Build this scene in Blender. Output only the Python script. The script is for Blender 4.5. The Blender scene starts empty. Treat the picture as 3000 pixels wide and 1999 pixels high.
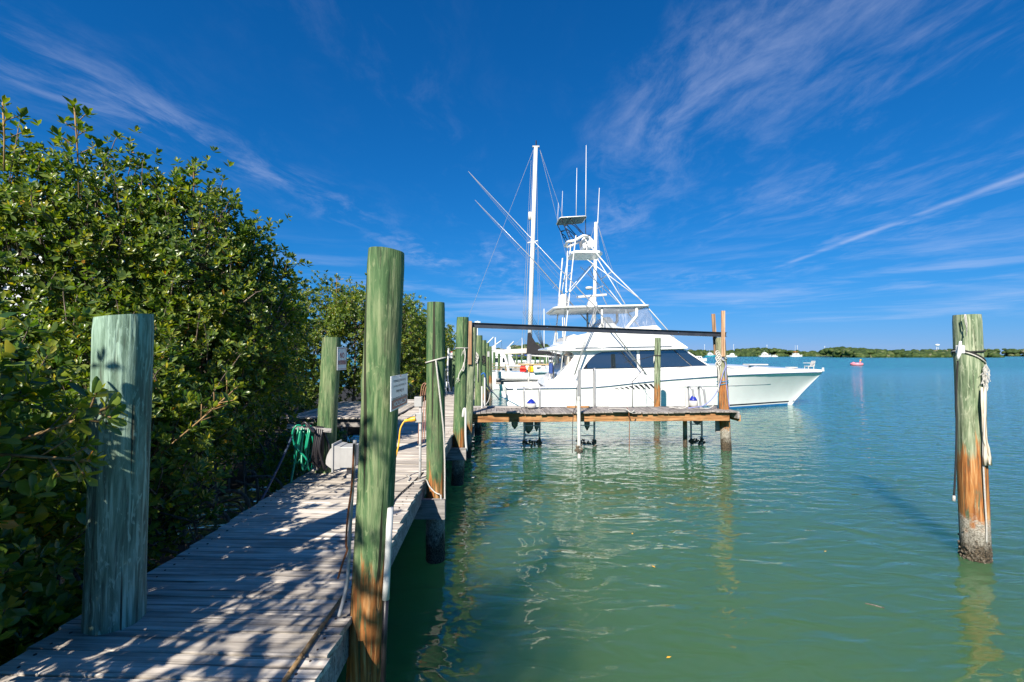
import bpy, bmesh, math, random
import numpy as np
from mathutils import Vector, Matrix, noise as mnoise

# ------------------------------------------------------------------ camera
SC = bpy.context.scene
F = 1333.0            # focal length in photograph pixels (3000 wide)
H = 2.72              # camera height above the water
PITCH = math.atan((1038 - 999.5) / F)
cam = bpy.data.cameras.new("camera")
cam.lens = F / 3000 * 36
cam.sensor_width = 36
cam.clip_start = 0.05
cam.clip_end = 6000
camo = bpy.data.objects.new("camera", cam)
SC.collection.objects.link(camo)
camo.location = (0, 0, H)
camo.rotation_euler = (math.pi / 2 + PITCH, 0, 0)
SC.camera = camo

# ------------------------------------------------------------------ exposure
SC.view_settings.view_transform = 'Standard'
SC.view_settings.look = 'None'
SC.view_settings.exposure = 0.85
SC.view_settings.gamma = 1
SC.view_settings.use_curve_mapping = False

SC.cycles.max_bounces = 5
SC.cycles.diffuse_bounces = 3
SC.cycles.glossy_bounces = 3
SC.cycles.transmission_bounces = 3
SC.cycles.transparent_max_bounces = 8
SC.cycles.caustics_reflective = False
SC.cycles.caustics_refractive = False

# ------------------------------------------------------------------ sun: behind the camera on the left
SUN_AZ = math.radians(22)      # light travels forward and this far to the right
SUN_EL = math.radians(37)
L = Vector((math.sin(SUN_AZ) * math.cos(SUN_EL), math.cos(SUN_AZ) * math.cos(SUN_EL), -math.sin(SUN_EL)))
sun = bpy.data.lights.new("sun", 'SUN')
sun.energy = 5.0
sun.angle = math.radians(0.53)
sun.color = (1.0, 0.925, 0.80)
suno = bpy.data.objects.new("sun", sun)
SC.collection.objects.link(suno)
suno.rotation_euler = L.to_track_quat('-Z', 'Y').to_euler()

# ------------------------------------------------------------------ node helpers
class NT:
    def __init__(self, nt): self.nt = nt
    def n(self, typ, _in=None, **kw):
        nd = self.nt.nodes.new(typ)
        for k, v in kw.items(): setattr(nd, k, v)
        if _in:
            for k, v in _in.items(): self.put(nd, k, v)
        return nd
    def put(self, nd, k, v):
        s = nd.inputs[k]
        if isinstance(v, bpy.types.NodeSocket): self.nt.links.new(v, s)
        elif isinstance(v, bpy.types.Node): self.nt.links.new(v.outputs[0], s)
        else: s.default_value = v
    def math(self, op, a, b=None, c=None, clamp=False):
        nd = self.n('ShaderNodeMath', operation=op, use_clamp=clamp)
        for i, v in enumerate((a, b, c)):
            if v is not None: self.put(nd, i, v)
        return nd.outputs[0]
    def smooth(self, v, a, b):
        nd = self.n('ShaderNodeMapRange', {0: v, 1: a, 2: b}, interpolation_type='SMOOTHSTEP')
        return nd.outputs[0]
    def mix(self, f, a, b, blend='MIX'):
        nd = self.n('ShaderNodeMix', data_type='RGBA', blend_type=blend)
        nd.clamp_factor = True
        self.put(nd, 0, f); self.put(nd, 6, a); self.put(nd, 7, b)
        return nd.outputs[2]
    def ramp(self, f, stops):
        nd = self.n('ShaderNodeValToRGB')
        cr = nd.color_ramp
        while len(cr.elements) > 1: cr.elements.remove(cr.elements[-1])
        for i, (p, c) in enumerate(stops):
            e = cr.elements[0] if i == 0 else cr.elements.new(p)
            e.position = p
            e.color = (*c, 1) if len(c) == 3 else c
        self.put(nd, 0, f)
        return nd.outputs[0]
    def noise(self, vec, scale, detail=4, rough=0.5, dist=0.0, lac=2.0):
        nd = self.n('ShaderNodeTexNoise', {'Scale': scale, 'Detail': detail, 'Roughness': rough, 'Distortion': dist, 'Lacunarity': lac})
        if vec is not None: self.put(nd, 'Vector', vec)
        return nd.outputs[0]
    def scaled(self, vec, s, loc=None):
        nd = self.n('ShaderNodeVectorMath', {0: vec, 1: s}, operation='MULTIPLY')
        if loc is not None:
            nd = self.n('ShaderNodeVectorMath', {0: nd.outputs[0], 1: loc}, operation='ADD')
        return nd.outputs[0]
    def xyz(self, vec):
        nd = self.n('ShaderNodeSeparateXYZ', {0: vec}); return nd.outputs
    def comb(self, x, y, z):
        return self.n('ShaderNodeCombineXYZ', {0: x, 1: y, 2: z}).outputs[0]

# ------------------------------------------------------------------ sky with cirrus
world = bpy.data.worlds.new("World")
SC.world = world
world.use_nodes = True
world.node_tree.nodes.clear()
w = NT(world.node_tree)
sky = w.n('ShaderNodeTexSky', sky_type='NISHITA', sun_disc=False, sun_elevation=SUN_EL,
          sun_rotation=math.radians(180 + 22), altitude=0, air_density=1.0, dust_density=0.0, ozone_density=6.0)
# the photograph's deep polarised blue: less red overhead, a softer horizon
sr, sg, sb = w.n('ShaderNodeSeparateColor', {0: w.mix(1.0, sky.outputs[0], (0.1, 0.1, 0.1, 1), 'MULTIPLY')}).outputs[:3]
K_ = 10.7 / 2 ** SC.view_settings.exposure
sr = w.math('MULTIPLY', w.math('POWER', sr, 1.55), 0.29 * K_)
sg = w.math('DIVIDE', w.math('MULTIPLY', sg, 0.86 * K_), w.math('ADD', w.math('MULTIPLY', sg, 0.9), 1.0))
sb = w.math('DIVIDE', w.math('MULTIPLY', sb, 1.58 * K_), w.math('ADD', w.math('MULTIPLY', sb, 0.80), 1.0))
gam = w.n('ShaderNodeCombineColor', {0: sr, 1: sg, 2: sb})
tc = w.n('ShaderNodeTexCoord')
dx, dy, dz = w.xyz(tc.outputs['Generated'])
zc = w.math('MAXIMUM', dz, 0.015)
u = w.math('DIVIDE', dx, zc)
v = w.math('DIVIDE', dy, zc)
uv = w.comb(u, v, 0.0)
# feathery streets running away from the viewer
wob = w.noise(uv, 0.55, 3, 0.5)
uu = w.math('ADD', u, w.math('MULTIPLY', w.math('SUBTRACT', wob, 0.5), 0.9))
fine = w.noise(w.comb(w.math('MULTIPLY', uu, 2.1), w.math('MULTIPLY', v, 0.95), 3.7), 2.3, 7, 0.66, 0.30)
soft = w.noise(w.comb(w.math('MULTIPLY', uu, 0.55), w.math('MULTIPLY', v, 0.30), 9.1), 1.6, 4, 0.55)
def street(center, width, slope=0.0, v0=0.0):
    c = w.math('SUBTRACT', w.math('SUBTRACT', uu, center), w.math('MULTIPLY', w.math('SUBTRACT', v, v0), slope))
    c = w.math('DIVIDE', c, width)
    return w.math('EXPONENT', w.math('MULTIPLY', w.math('MULTIPLY', c, c), -1.0))
b1 = w.math('MULTIPLY', street(-1.62, 0.26, 0.24, 1.5), 0.85)
b2 = w.math('MULTIPLY', street(1.45, 0.60, 0.22, 1.5), 0.44)
b3 = w.math('MULTIPLY', street(3.05, 0.55, 0.05, 3.0), 0.55)
b4 = w.math('MULTIPLY', street(-0.40, 0.22, 0.1, 2.2), 0.75)
b5 = w.math('MULTIPLY', street(0.72, 0.30, 0.02, 3.2), 0.5)
band = w.math('ADD', w.math('ADD', w.math('ADD', b1, b2), w.math('ADD', b3, b4)), w.math('ADD', b5, 0.06))
gate = w.smooth(soft, 0.36, 0.62)
wisp = w.smooth(w.math('ADD', fine, w.math('MULTIPLY', w.math('SUBTRACT', soft, 0.5), 0.5)), 0.42, 0.86)
dens = w.math('MULTIPLY', w.math('MULTIPLY', band, wisp), w.math('ADD', w.math('MULTIPLY', gate, 0.75), 0.25), clamp=True)
# a thin straight trail high over the island
tq = w.math('DIVIDE', w.math('SUBTRACT', w.math('SUBTRACT', u, 2.87), w.math('MULTIPLY', w.math('SUBTRACT', v, 2.68), 0.075)), 0.045)
tr = w.math('MULTIPLY', w.math('EXPONENT', w.math('MULTIPLY', w.math('MULTIPLY', tq, tq), -1.0)), w.smooth(w.noise(uv, 2.6, 4), 0.30, 0.62))
tr = w.math('MULTIPLY', tr, w.math('MULTIPLY', w.smooth(v, 1.8, 2.6), w.smooth(v, 5.6, 4.6)))
dens = w.math('ADD', dens, w.math('MULTIPLY', tr, 0.75), clamp=True)
# flat veils low over the horizon
az = w.math('ARCTAN2', dx, dy)
low = w.noise(w.comb(w.math('MULTIPLY', az, 3.0), w.math('MULTIPLY', dz, 34.0), 1.3), 1.0, 6, 0.6, 0.4)
lowm = w.math('MULTIPLY', w.smooth(dz, 0.0, 0.07), w.math('SUBTRACT', 1.0, w.smooth(dz, 0.10, 0.26)))
lowd = w.math('MULTIPLY', w.smooth(low, 0.46, 0.72), lowm)
fadeh = w.smooth(dz, 0.06, 0.20)
dens = w.math('MULTIPLY', dens, fadeh)
dens = w.math('ADD', w.math('MULTIPLY', dens, 0.45), w.math('MULTIPLY', lowd, 0.36), clamp=True)
SKYK = 1.0
col = w.mix(dens, gam.outputs[0], (0.62 * K_, 0.69 * K_, 0.91 * K_, 1))
bg = w.n('ShaderNodeBackground', {0: col, 1: 0.1})
w.n('ShaderNodeOutputWorld', {0: bg.outputs[0]})
world.cycles.sampling_method = 'MANUAL'
world.cycles.sample_map_resolution = 256

# ------------------------------------------------------------------ photograph pixel -> place
_cp, _sp = math.cos(PITCH), math.sin(PITCH)
def ray(px, py):
    xc = (px - 1500) / F; yc = (999.5 - py) / F
    return Vector((xc, _cp - yc * _sp, _sp + yc * _cp))
def at(px, py, Y):
    d = ray(px, py); t = Y / d.y
    return Vector((d.x * t, Y, H + d.z * t))
def atz(px, py, z):
    d = ray(px, py); t = (z - H) / d.z
    return Vector((d.x * t, d.y * t, z))

# ------------------------------------------------------------------ mesh helpers
COL = SC.collection
class MB:
    """collects shapes for one mesh"""
    def __init__(self): self.v = []; self.f = []
    def add(self, verts, faces):
        o = len(self.v)
        self.v += [tuple(p) for p in verts]
        self.f += [tuple(i + o for i in f) for f in faces]
        return self
    def box(self, c, s, rz=0.0, m=None):
        x, y, z = s[0] / 2, s[1] / 2, s[2] / 2
        pts = [Vector(p) for p in ((-x, -y, -z), (x, -y, -z), (x, y, -z), (-x, y, -z), (-x, -y, z), (x, -y, z), (x, y, z), (-x, y, z))]
        M = m if m is not None else Matrix.Rotation(rz, 3, 'Z')
        return self.add([M @ p + Vector(c) for p in pts],
                        [(0, 3, 2, 1), (4, 5, 6, 7), (0, 1, 5, 4), (1, 2, 6, 5), (2, 3, 7, 6), (3, 0, 4, 7)])
    def bar(self, a, b, wd, ht, up=(0, 0, 1)):
        a = Vector(a); b = Vector(b); d = (b - a); ln = d.length; d.normalize()
        s = d.cross(Vector(up))
        if s.length < 1e-4: s = d.cross(Vector((0, 1, 0)))
        s.normalize(); t = s.cross(d)
        M = Matrix((d, s, t)).transposed()
        return self.box((a + b) / 2, (ln, wd, ht), m=M)
    def tube(self, pts, r, seg=8, caps=True, closed=False):
        P = [Vector(p) for p in pts]; n = len(P)
        R = r if isinstance(r, (list, tuple)) else [r] * n
        ring = []
        up = None
        for i in range(n):
            if closed: t = P[(i + 1) % n] - P[i - 1]
            else: t = P[min(i + 1, n - 1)] - P[max(i - 1, 0)]
            if t.length < 1e-9: t = Vector((0, 0, 1))
            t.normalize()
            if up is None:
                up = Vector((0, 0, 1)) if abs(t.z) < 0.9 else Vector((1, 0, 0))
            s = t.cross(up)
            if s.length < 1e-4: s = t.orthogonal()
            s.normalize(); up = s.cross(t)
            ring.append([P[i] + (s * math.cos(a) + up * math.sin(a)) * R[i] for a in [2 * math.pi * k / seg for k in range(seg)]])
        vs = [p for rg in ring for p in rg]; fs = []
        for i in range(n if closed else n - 1):
            a = i * seg; b = ((i + 1) % n) * seg
            for k in range(seg):
                k2 = (k + 1) % seg
                fs.append((a + k, a + k2, b + k2, b + k))
        if caps and not closed:
            fs.append(tuple(range(seg - 1, -1, -1)))
            fs.append(tuple(range((n - 1) * seg, n * seg)))
        return self.add(vs, fs)
    def lathe(self, c, prof, seg=16, axis='Z', caps=True):
        c = Vector(c); vs = []; fs = []; n = len(prof)
        for (r, z) in prof:
            for k in range(seg):
                a = 2 * math.pi * k / seg
                p = (r * math.cos(a), r * math.sin(a), z)
                if axis == 'X': p = (p[2], p[0], p[1])
                elif axis == 'Y': p = (p[1], p[2], p[0])
                vs.append(c + Vector(p))
        for i in range(n - 1):
            for k in range(seg):
                k2 = (k + 1) % seg
                fs.append((i * seg + k, i * seg + k2, (i + 1) * seg + k2, (i + 1) * seg + k))
        if caps:
            fs.append(tuple(range(seg - 1, -1, -1))); fs.append(tuple(range((n - 1) * seg, n * seg)))
        return self.add(vs, fs)
    def prism(self, poly, a, b):
        """poly: list of 3D points of one face; extruded by vector (b-a)"""
        d = Vector(b) - Vector(a); n = len(poly)
        vs = [Vector(p) for p in poly] + [Vector(p) + d for p in poly]
        fs = [tuple(range(n - 1, -1, -1)), tuple(range(n, 2 * n))]
        for i in range(n):
            j = (i + 1) % n; fs.append((i, j, j + n, i + n))
        return self.add(vs, fs)
    def loft(self, rings, caps=True, closed=True):
        n = len(rings[0]); vs = [p for r in rings for p in r]; fs = []
        for i in range(len(rings) - 1):
            for k in range(n if closed else n - 1):
                k2 = (k + 1) % n
                fs.append((i * n + k, i * n + k2, (i + 1) * n + k2, (i + 1) * n + k))
        if caps:
            fs.append(tuple(range(n - 1, -1, -1))); fs.append(tuple(range((len(rings) - 1) * n, len(rings) * n)))
        return self.add(vs, fs)

def wmat(o):
    M = Matrix.Identity(4)
    while o is not None:
        M = o.matrix_basis @ M; o = o.parent
    return M
def obj(name, mb, mat, parent=None, loc=None, smooth=False, bevel=0.0, local=False, autos=None):
    """one mesh object. mb is in world coordinates unless local."""
    me = bpy.data.meshes.new(name)
    vs = mb.v
    o = bpy.data.objects.new(name, me)
    if loc is not None: o.location = loc
    if parent is not None:
        o.parent = parent
    if not local:
        Mi = wmat(o).inverted()
        if Mi != Matrix.Identity(4):
            vs = [tuple(Mi @ Vector(p)) for p in vs]
    me.from_pydata(vs, [], mb.f)
    fix_normals(me)
    if mat is not None: me.materials.append(MAT[mat] if isinstance(mat, str) else mat)
    if smooth:
        me.shade_smooth()
        if autos is not None:
            try: me.set_sharp_from_angle(angle=math.radians(autos))
            except Exception: pass
    COL.objects.link(o)
    if bevel > 0:
        b = o.modifiers.new('edge', 'BEVEL'); b.width = bevel; b.segments = 2; b.limit_method = 'ANGLE'; b.angle_limit = math.radians(40)
    return o
def fix_normals(me):
    bm = bmesh.new(); bm.from_mesh(me)
    bmesh.ops.recalc_face_normals(bm, faces=bm.faces[:])
    bm.to_mesh(me); bm.free()
def empty(name, loc, rz=0.0):
    o = bpy.data.objects.new(name, None); COL.objects.link(o)
    o.location = loc; o.rotation_euler = (0, 0, rz); o.empty_display_size = 0.1
    return o
def tag(o, label=None, cat=None, group=None, kind=None):
    if label: o['label'] = label
    if cat: o['category'] = cat
    if group: o['group'] = group
    if kind: o['kind'] = kind
    return o
def thing(name, loc, label, cat, group=None, rz=0.0):
    return tag(empty(name, loc, rz), label, cat, group)
def part(name, parent, mat, mb, **kw):
    return obj(name, mb, mat, parent, **kw)
def catmull(pts, n=6):
    P = [Vector(p) for p in pts]; out = []
    for i in range(len(P) - 1):
        p0 = P[max(i - 1, 0)]; p1 = P[i]; p2 = P[i + 1]; p3 = P[min(i + 2, len(P) - 1)]
        for k in range(n):
            t = k / n
            out.append(0.5 * ((2 * p1) + (p2 - p0) * t + (2 * p0 - 5 * p1 + 4 * p2 - p3) * t * t + (3 * p1 - p0 - 3 * p2 + p3) * t ** 3))
    out.append(P[-1]); return out
def rope(name, pts, r, mat, label=None, cat='rope', group=None, parent=None, n=6, seg=6, loc=None):
    pts = [Vector(p) for p in pts]
    mb = MB().tube(catmull(pts, n), r, seg)
    if parent is not None: return obj(name, mb, mat, parent, smooth=True)
    o = obj(name, mb, mat, None, loc=pts[-1], smooth=True)
    return tag(o, label, cat, group)
RND = random.Random(7)

# ------------------------------------------------------------------ materials
MAT = {}
def newmat(name):
    m = bpy.data.materials.new(name); m.use_nodes = True
    nt = m.node_tree; nt.nodes.clear()
    t = NT(nt)
    out = t.n('ShaderNodeOutputMaterial')
    bs = t.n('ShaderNodeBsdfPrincipled')
    nt.links.new(bs.outputs[0], out.inputs[0])
    MAT[name] = m
    return t, bs, out
def plain(name, col, rough=0.5, metal=0.0, spec=0.5, var=0.12, scale=6.0, bump=0.0, coat=0.0, dirt=None):
    t, bs, out = newmat(name)
    c = t.n('ShaderNodeTexCoord').outputs['Object']
    nz = t.noise(c, scale, 5, 0.6)
    dark = tuple(x * (1 - var) for x in col); lite = tuple(min(1, x * (1 + var)) for x in col)
    cc = t.ramp(nz, [(0.3, dark), (0.7, lite)])
    if dirt:
        d = t.smooth(t.noise(t.scaled(c, (3.0, 3.0, 0.6)), 1.3, 7, 0.65), 0.55, 0.8)
        cc = t.mix(t.math('MULTIPLY', d, dirt[1]), cc, (*dirt[0], 1))
    t.put(bs, 'Base Color', cc)
    t.put(bs, 'Roughness', t.math('ADD', t.math('MULTIPLY', t.noise(c, scale * 2.3, 3), 0.16), rough - 0.08))
    t.put(bs, 'Metallic', metal); t.put(bs, 'Specular IOR Level', spec)
    if coat: t.put(bs, 'Coat Weight', coat); t.put(bs, 'Coat Roughness', 0.08)
    if bump:
        b = t.n('ShaderNodeBump', {'Strength': bump, 'Distance': 0.01, 'Height': t.noise(c, scale * 5, 4)})
        t.put(bs, 'Normal', b.outputs[0])
    return MAT[name]

def wood(name, dark, mid, lite, along='X', rnd=True, moss=0.0, bump=0.5):
    t, bs, out = newmat(name)
    c = t.n('ShaderNodeTexCoord').outputs['Object']
    s = {'X': (0.55, 9.0, 9.0), 'Z': (9.0, 9.0, 0.55), 'Y': (9.0, 0.55, 9.0)}[along]
    oi = t.n('ShaderNodeObjectInfo')
    off = t.comb(t.math('MULTIPLY', oi.outputs['Random'], 53.0), t.math('MULTIPLY', oi.outputs['Random'], 17.0), 0.0)
    p = t.scaled(c, s, off)
    grain = t.noise(p, 2.2, 8, 0.62, 0.35)
    blot = t.noise(t.scaled(c, (1.0, 1.0, 1.0), off), 2.3, 4, 0.6)
    crack = t.noise(t.scaled(c, tuple(x * 2.6 if x > 1 else x * 0.7 for x in s), off), 1.7, 3, 0.4)
    cc = t.ramp(grain, [(0.33, dark), (0.49, mid), (0.66, lite)])
    fine_ = t.noise(t.scaled(c, tuple(x * 4.0 if x > 1 else x * 1.4 for x in s), off), 1.9, 4, 0.6)
    cc = t.mix(t.math('MULTIPLY', t.smooth(fine_, 0.50, 0.30), 0.55), cc, (*[x * 0.55 for x in dark], 1))
    cm = t.smooth(crack, 0.385, 0.335)
    cc = t.mix(t.math('MULTIPLY', cm, 0.75), cc, (*[x * 0.35 for x in dark], 1))
    cc = t.mix(t.math('MULTIPLY', t.smooth(blot, 0.46, 0.72), 0.8), cc, (*[x * 0.60 for x in mid], 1))
    kn = t.noise(t.scaled(c, tuple(x * 0.55 if x > 1 else x * 3.5 for x in s), off), 1.0, 2, 0.5)
    cc = t.mix(t.math('MULTIPLY', t.smooth(kn, 0.70, 0.76), 0.7), cc, (*[x * 0.4 for x in dark], 1))
    if moss:
        cc = t.mix(t.math('MULTIPLY', t.smooth(t.noise(c, 4.5, 5, 0.6), 0.5, 0.72), moss), cc, (0.10, 0.13, 0.05, 1))
    if rnd:
        k = t.math('ADD', t.math('MULTIPLY', oi.outputs['Random'], 0.38), 0.72)
        cc = t.mix(1.0, cc, t.comb(k, k, k), 'MULTIPLY')
    t.put(bs, 'Base Color', cc); t.put(bs, 'Roughness', 0.82); t.put(bs, 'Specular IOR Level', 0.25)
    h = t.math('SUBTRACT', t.math('ADD', t.math('MULTIPLY', grain, 0.6), t.math('MULTIPLY', fine_, 0.35)), t.math('MULTIPLY', cm, 0.9))
    t.put(bs, 'Normal', t.n('ShaderNodeBump', {'Strength': bump, 'Distance': 0.008, 'Height': h}).outputs[0])
    return MAT[name]

wood('deck_wood', (0.27, 0.235, 0.20), (0.57, 0.51, 0.445), (0.79, 0.72, 0.64), bump=0.8)
wood('deck_wood_far', (0.16, 0.145, 0.135), (0.33, 0.30, 0.28), (0.50, 0.455, 0.42))
wood('grey_timber', (0.20, 0.19, 0.18), (0.36, 0.34, 0.33), (0.52, 0.49, 0.46))
wood('orange_timber', (0.20, 0.085, 0.030), (0.42, 0.205, 0.085), (0.58, 0.33, 0.155), moss=0.4)
wood('tan_timber', (0.30, 0.17, 0.09), (0.48, 0.29, 0.17), (0.62, 0.42, 0.28), along='Z')
wood('bark', (0.07, 0.055, 0.045), (0.17, 0.13, 0.105), (0.30, 0.24, 0.20), along='Z', rnd=False)
wood('stick_wood', (0.16, 0.10, 0.045), (0.30, 0.19, 0.09), (0.40, 0.27, 0.14), along='Z', rnd=False)

def piling_mat(name, green_dark, green_mid, pale, wear=0.5, orange_top=1.45, tide=0.62, shade=None):
    t, bs, out = newmat(name)
    c = t.n('ShaderNodeTexCoord').outputs['Object']
    pos = t.n('ShaderNodeNewGeometry').outputs['Position']
    z = t.xyz(pos)[2]
    oi = t.n('ShaderNodeObjectInfo')
    off = t.comb(0.0, 0.0, t.math('MULTIPLY', oi.outputs['Random'], 37.0))
    streak = t.noise(t.scaled(c, (11.0, 11.0, 1.1), off), 1.7, 8, 0.66, 0.5)
    fine = t.noise(t.scaled(c, (26.0, 26.0, 1.3), off), 1.4, 6, 0.6, 0.3)
    blot = t.noise(t.scaled(c, (2.6, 2.6, 1.0), off), 1.5, 5, 0.6)
    curl = t.noise(t.scaled(c, (15.0, 15.0, 3.6), off), 1.5, 5, 0.6, 1.8)
    cc = t.ramp(streak, [(0.34, green_dark), (0.48, green_mid), (0.66, tuple((a + b) / 2 for a, b in zip(green_mid, pale)))])
    cc = t.mix(t.math('MULTIPLY', t.smooth(fine, 0.50, 0.66), 0.80 * wear + 0.12), cc, (*pale, 1))
    cc = t.mix(t.math('MULTIPLY', t.smooth(curl, 0.56, 0.64), 0.75 * wear), cc, (*pale, 1))
    cc = t.mix(t.math('MULTIPLY', t.smooth(fine, 0.44, 0.32), 0.60), cc, (*[x * 0.35 for x in green_dark], 1))
    cc = t.mix(t.math('MULTIPLY', t.smooth(blot, 0.48, 0.72), 0.42), cc, (0.20, 0.17, 0.11, 1))
    # long drying checks
    ck = t.smooth(t.noise(t.scaled(c, (17.0, 17.0, 0.35), off), 1.0, 2, 0.4), 0.36, 0.335)
    cc = t.mix(t.math('MULTIPLY', ck, 0.9), cc, (0.02, 0.018, 0.012, 1))
    # worn orange heartwood above the tide line
    zz = t.math('ADD', z, t.math('MULTIPLY', t.math('SUBTRACT', t.noise(t.scaled(c, (9.0, 9.0, 0.9), off), 1.5, 6, 0.65, 0.4), 0.5), 1.3))
    om = t.math('MULTIPLY', t.smooth(zz, orange_top + 0.08, orange_top - 0.12), t.smooth(t.math('ADD', streak, fine), 0.78, 0.98))
    oc = t.ramp(fine, [(0.34, (0.06, 0.022, 0.008)), (0.47, (0.27, 0.095, 0.026)), (0.56, (0.40, 0.17, 0.05)), (0.68, (0.52, 0.32, 0.15))])
    cc = t.mix(om, cc, oc)
    # barnacle grey, then dark weed at the water
    zt = t.math('ADD', z, t.math('MULTIPLY', t.math('SUBTRACT', t.noise(c, 7.0, 6, 0.7), 0.5), 0.75))
    bn = t.noise(c, 55.0, 4, 0.7)
    cc = t.mix(t.smooth(zt, tide + 0.08, tide - 0.10), cc, t.ramp(bn, [(0.35, (0.13, 0.115, 0.085)), (0.62, (0.46, 0.43, 0.37))]))
    cc = t.mix(t.smooth(zt, tide - 0.18, tide - 0.40), cc, t.ramp(bn, [(0.42, (0.016, 0.014, 0.009)), (0.66, (0.20, 0.15, 0.10))]))
    t.put(bs, 'Base Color', cc); t.put(bs, 'Roughness', 0.75); t.put(bs, 'Specular IOR Level', 0.3)
    h = t.math('ADD', t.math('MULTIPLY', fine, 0.5), t.math('MULTIPLY', streak, 0.5))
    h = t.math('SUBTRACT', h, t.math('MULTIPLY', ck, 0.9))
    h = t.math('ADD', h, t.math('MULTIPLY', t.math('MULTIPLY', bn, 2.2), t.smooth(zt, tide, tide - 0.25)))
    t.put(bs, 'Normal', t.n('ShaderNodeBump', {'Strength': 1.0, 'Distance': 0.014, 'Height': h}).outputs[0])
    return MAT[name]
piling_mat('piling_green', (0.028, 0.060, 0.026), (0.070, 0.142, 0.058), (0.30, 0.34, 0.18), 0.55, orange_top=0.75)
piling_mat('piling_lean', (0.027, 0.058, 0.025), (0.070, 0.142, 0.056), (0.30, 0.34, 0.18), 0.60, orange_top=1.34)
piling_mat('piling_deep', (0.024, 0.060, 0.026), (0.054, 0.126, 0.052), (0.22, 0.28, 0.13), 0.50, orange_top=1.10)
piling_mat('piling_teal', (0.065, 0.080, 0.062), (0.12, 0.20, 0.145), (0.36, 0.52, 0.42), 0.9, orange_top=-0.4, tide=0.2)
piling_mat('piling_worn', (0.06, 0.085, 0.045), (0.14, 0.20, 0.11), (0.46, 0.49, 0.34), 0.8, orange_top=1.45, tide=0.52)
piling_mat('piling_tan', (0.08, 0.09, 0.05), (0.20, 0.21, 0.125), (0.44, 0.44, 0.31), 0.65, orange_top=2.1)
piling_mat('piling_slim', (0.06, 0.085, 0.045), (0.13, 0.18, 0.10), (0.40, 0.42, 0.28), 0.6, orange_top=0.9)
wood('end_grain', (0.22, 0.22, 0.15), (0.40, 0.40, 0.28), (0.55, 0.54, 0.42), along='Z')

# painted / moulded things
plain('gelcoat', (0.76, 0.76, 0.745), 0.22, coat=0.5, var=0.03, scale=1.5, dirt=((0.66, 0.64, 0.59), 0.4))
plain('white_paint', (0.68, 0.68, 0.665), 0.4, var=0.05)
plain('white_plastic', (0.50, 0.495, 0.475), 0.45, var=0.06)
plain('cream', (0.60, 0.54, 0.45), 0.5, var=0.06)
plain('pvc', (0.56, 0.56, 0.545), 0.4, var=0.08, dirt=((0.30, 0.24, 0.16), 0.5))
plain('grey_plastic', (0.36, 0.36, 0.36), 0.5, var=0.10, dirt=((0.16, 0.15, 0.14), 0.5))
plain('aluminium', (0.40, 0.41, 0.42), 0.34, metal=0.35, var=0.10, scale=9)
plain('steel', (0.66, 0.67, 0.69), 0.18, metal=1.0, var=0.06)
plain('black_metal', (0.016, 0.018, 0.024), 0.42, var=0.25)
plain('beam_paint', (0.030, 0.034, 0.045), 0.38, var=0.3, scale=3, dirt=((0.12, 0.09, 0.07), 0.25))
plain('dark_panel', (0.012, 0.022, 0.020), 0.25, var=0.1)
plain('black_cloth', (0.013, 0.013, 0.016), 0.8, var=0.3, bump=0.5)
plain('rope_white', (0.58, 0.56, 0.52), 0.85, var=0.12, scale=60, bump=1.0)
plain('rope_black', (0.02, 0.02, 0.02), 0.8, var=0.3, scale=60, bump=0.8)
plain('rope_blue', (0.02, 0.13, 0.42), 0.7, var=0.2, scale=50, bump=0.8)
plain('rope_lilac', (0.26, 0.28, 0.55), 0.75, var=0.2, scale=50, bump=0.8)
plain('rope_teal', (0.02, 0.22, 0.36), 0.7, var=0.2, scale=50, bump=0.8)
plain('rope_rust', (0.24, 0.085, 0.030), 0.85, var=0.25, scale=60, bump=1.0)
plain('hose_green', (0.006, 0.235, 0.13), 0.32, var=0.1)
plain('hose_black', (0.024, 0.022, 0.026), 0.38, var=0.2)
plain('hose_navy', (0.030, 0.045, 0.080), 0.45, var=0.2)
plain('cord_yellow', (0.78, 0.40, 0.025), 0.4, var=0.08)
plain('fender_blue', (0.012, 0.028, 0.30), 0.35, var=0.1)
plain('fender_grey', (0.28, 0.30, 0.28), 0.5, var=0.2, dirt=((0.06, 0.08, 0.05), 0.7))
plain('sign_white', (0.66, 0.68, 0.72), 0.35, var=0.03)
plain('sign_red', (0.42, 0.025, 0.020), 0.45, var=0.15)
plain('sign_faded', (0.52, 0.30, 0.29), 0.5, var=0.18)
plain('sign_black', (0.03, 0.03, 0.035), 0.5, var=0.2)
plain('rust', (0.30, 0.12, 0.05), 0.8, var=0.3)
plain('rust_wire', (0.34, 0.17, 0.11), 0.6, var=0.3)
plain('jerry_red', (0.62, 0.015, 0.010), 0.4, var=0.05)
plain('jerry_yellow', (0.80, 0.42, 0.01), 0.4, var=0.05)
plain('pink_vinyl', (0.80, 0.24, 0.30), 0.35, var=0.06)
plain('beak_yellow', (0.75, 0.40, 0.03), 0.4, var=0.05)
plain('blue_bottom', (0.010, 0.12, 0.30), 0.5, var=0.12)
plain('boot_black', (0.018, 0.020, 0.035), 0.35, var=0.1)
plain('grey_roof', (0.32, 0.35, 0.40), 0.5, var=0.1)
plain('house_wall', (0.55, 0.58, 0.62), 0.7, var=0.06)
plain('house_white', (0.75, 0.76, 0.77), 0.6, var=0.05)
plain('canvas_blue', (0.03, 0.07, 0.25), 0.8, var=0.1)
plain('tarp_pale', (0.45, 0.60, 0.68), 0.6, var=0.3, scale=14, bump=0.8)
plain('orange_life', (0.80, 0.16, 0.02), 0.5, var=0.06)
plain('bamboo', (0.42, 0.30, 0.15), 0.6, var=0.2)
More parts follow.
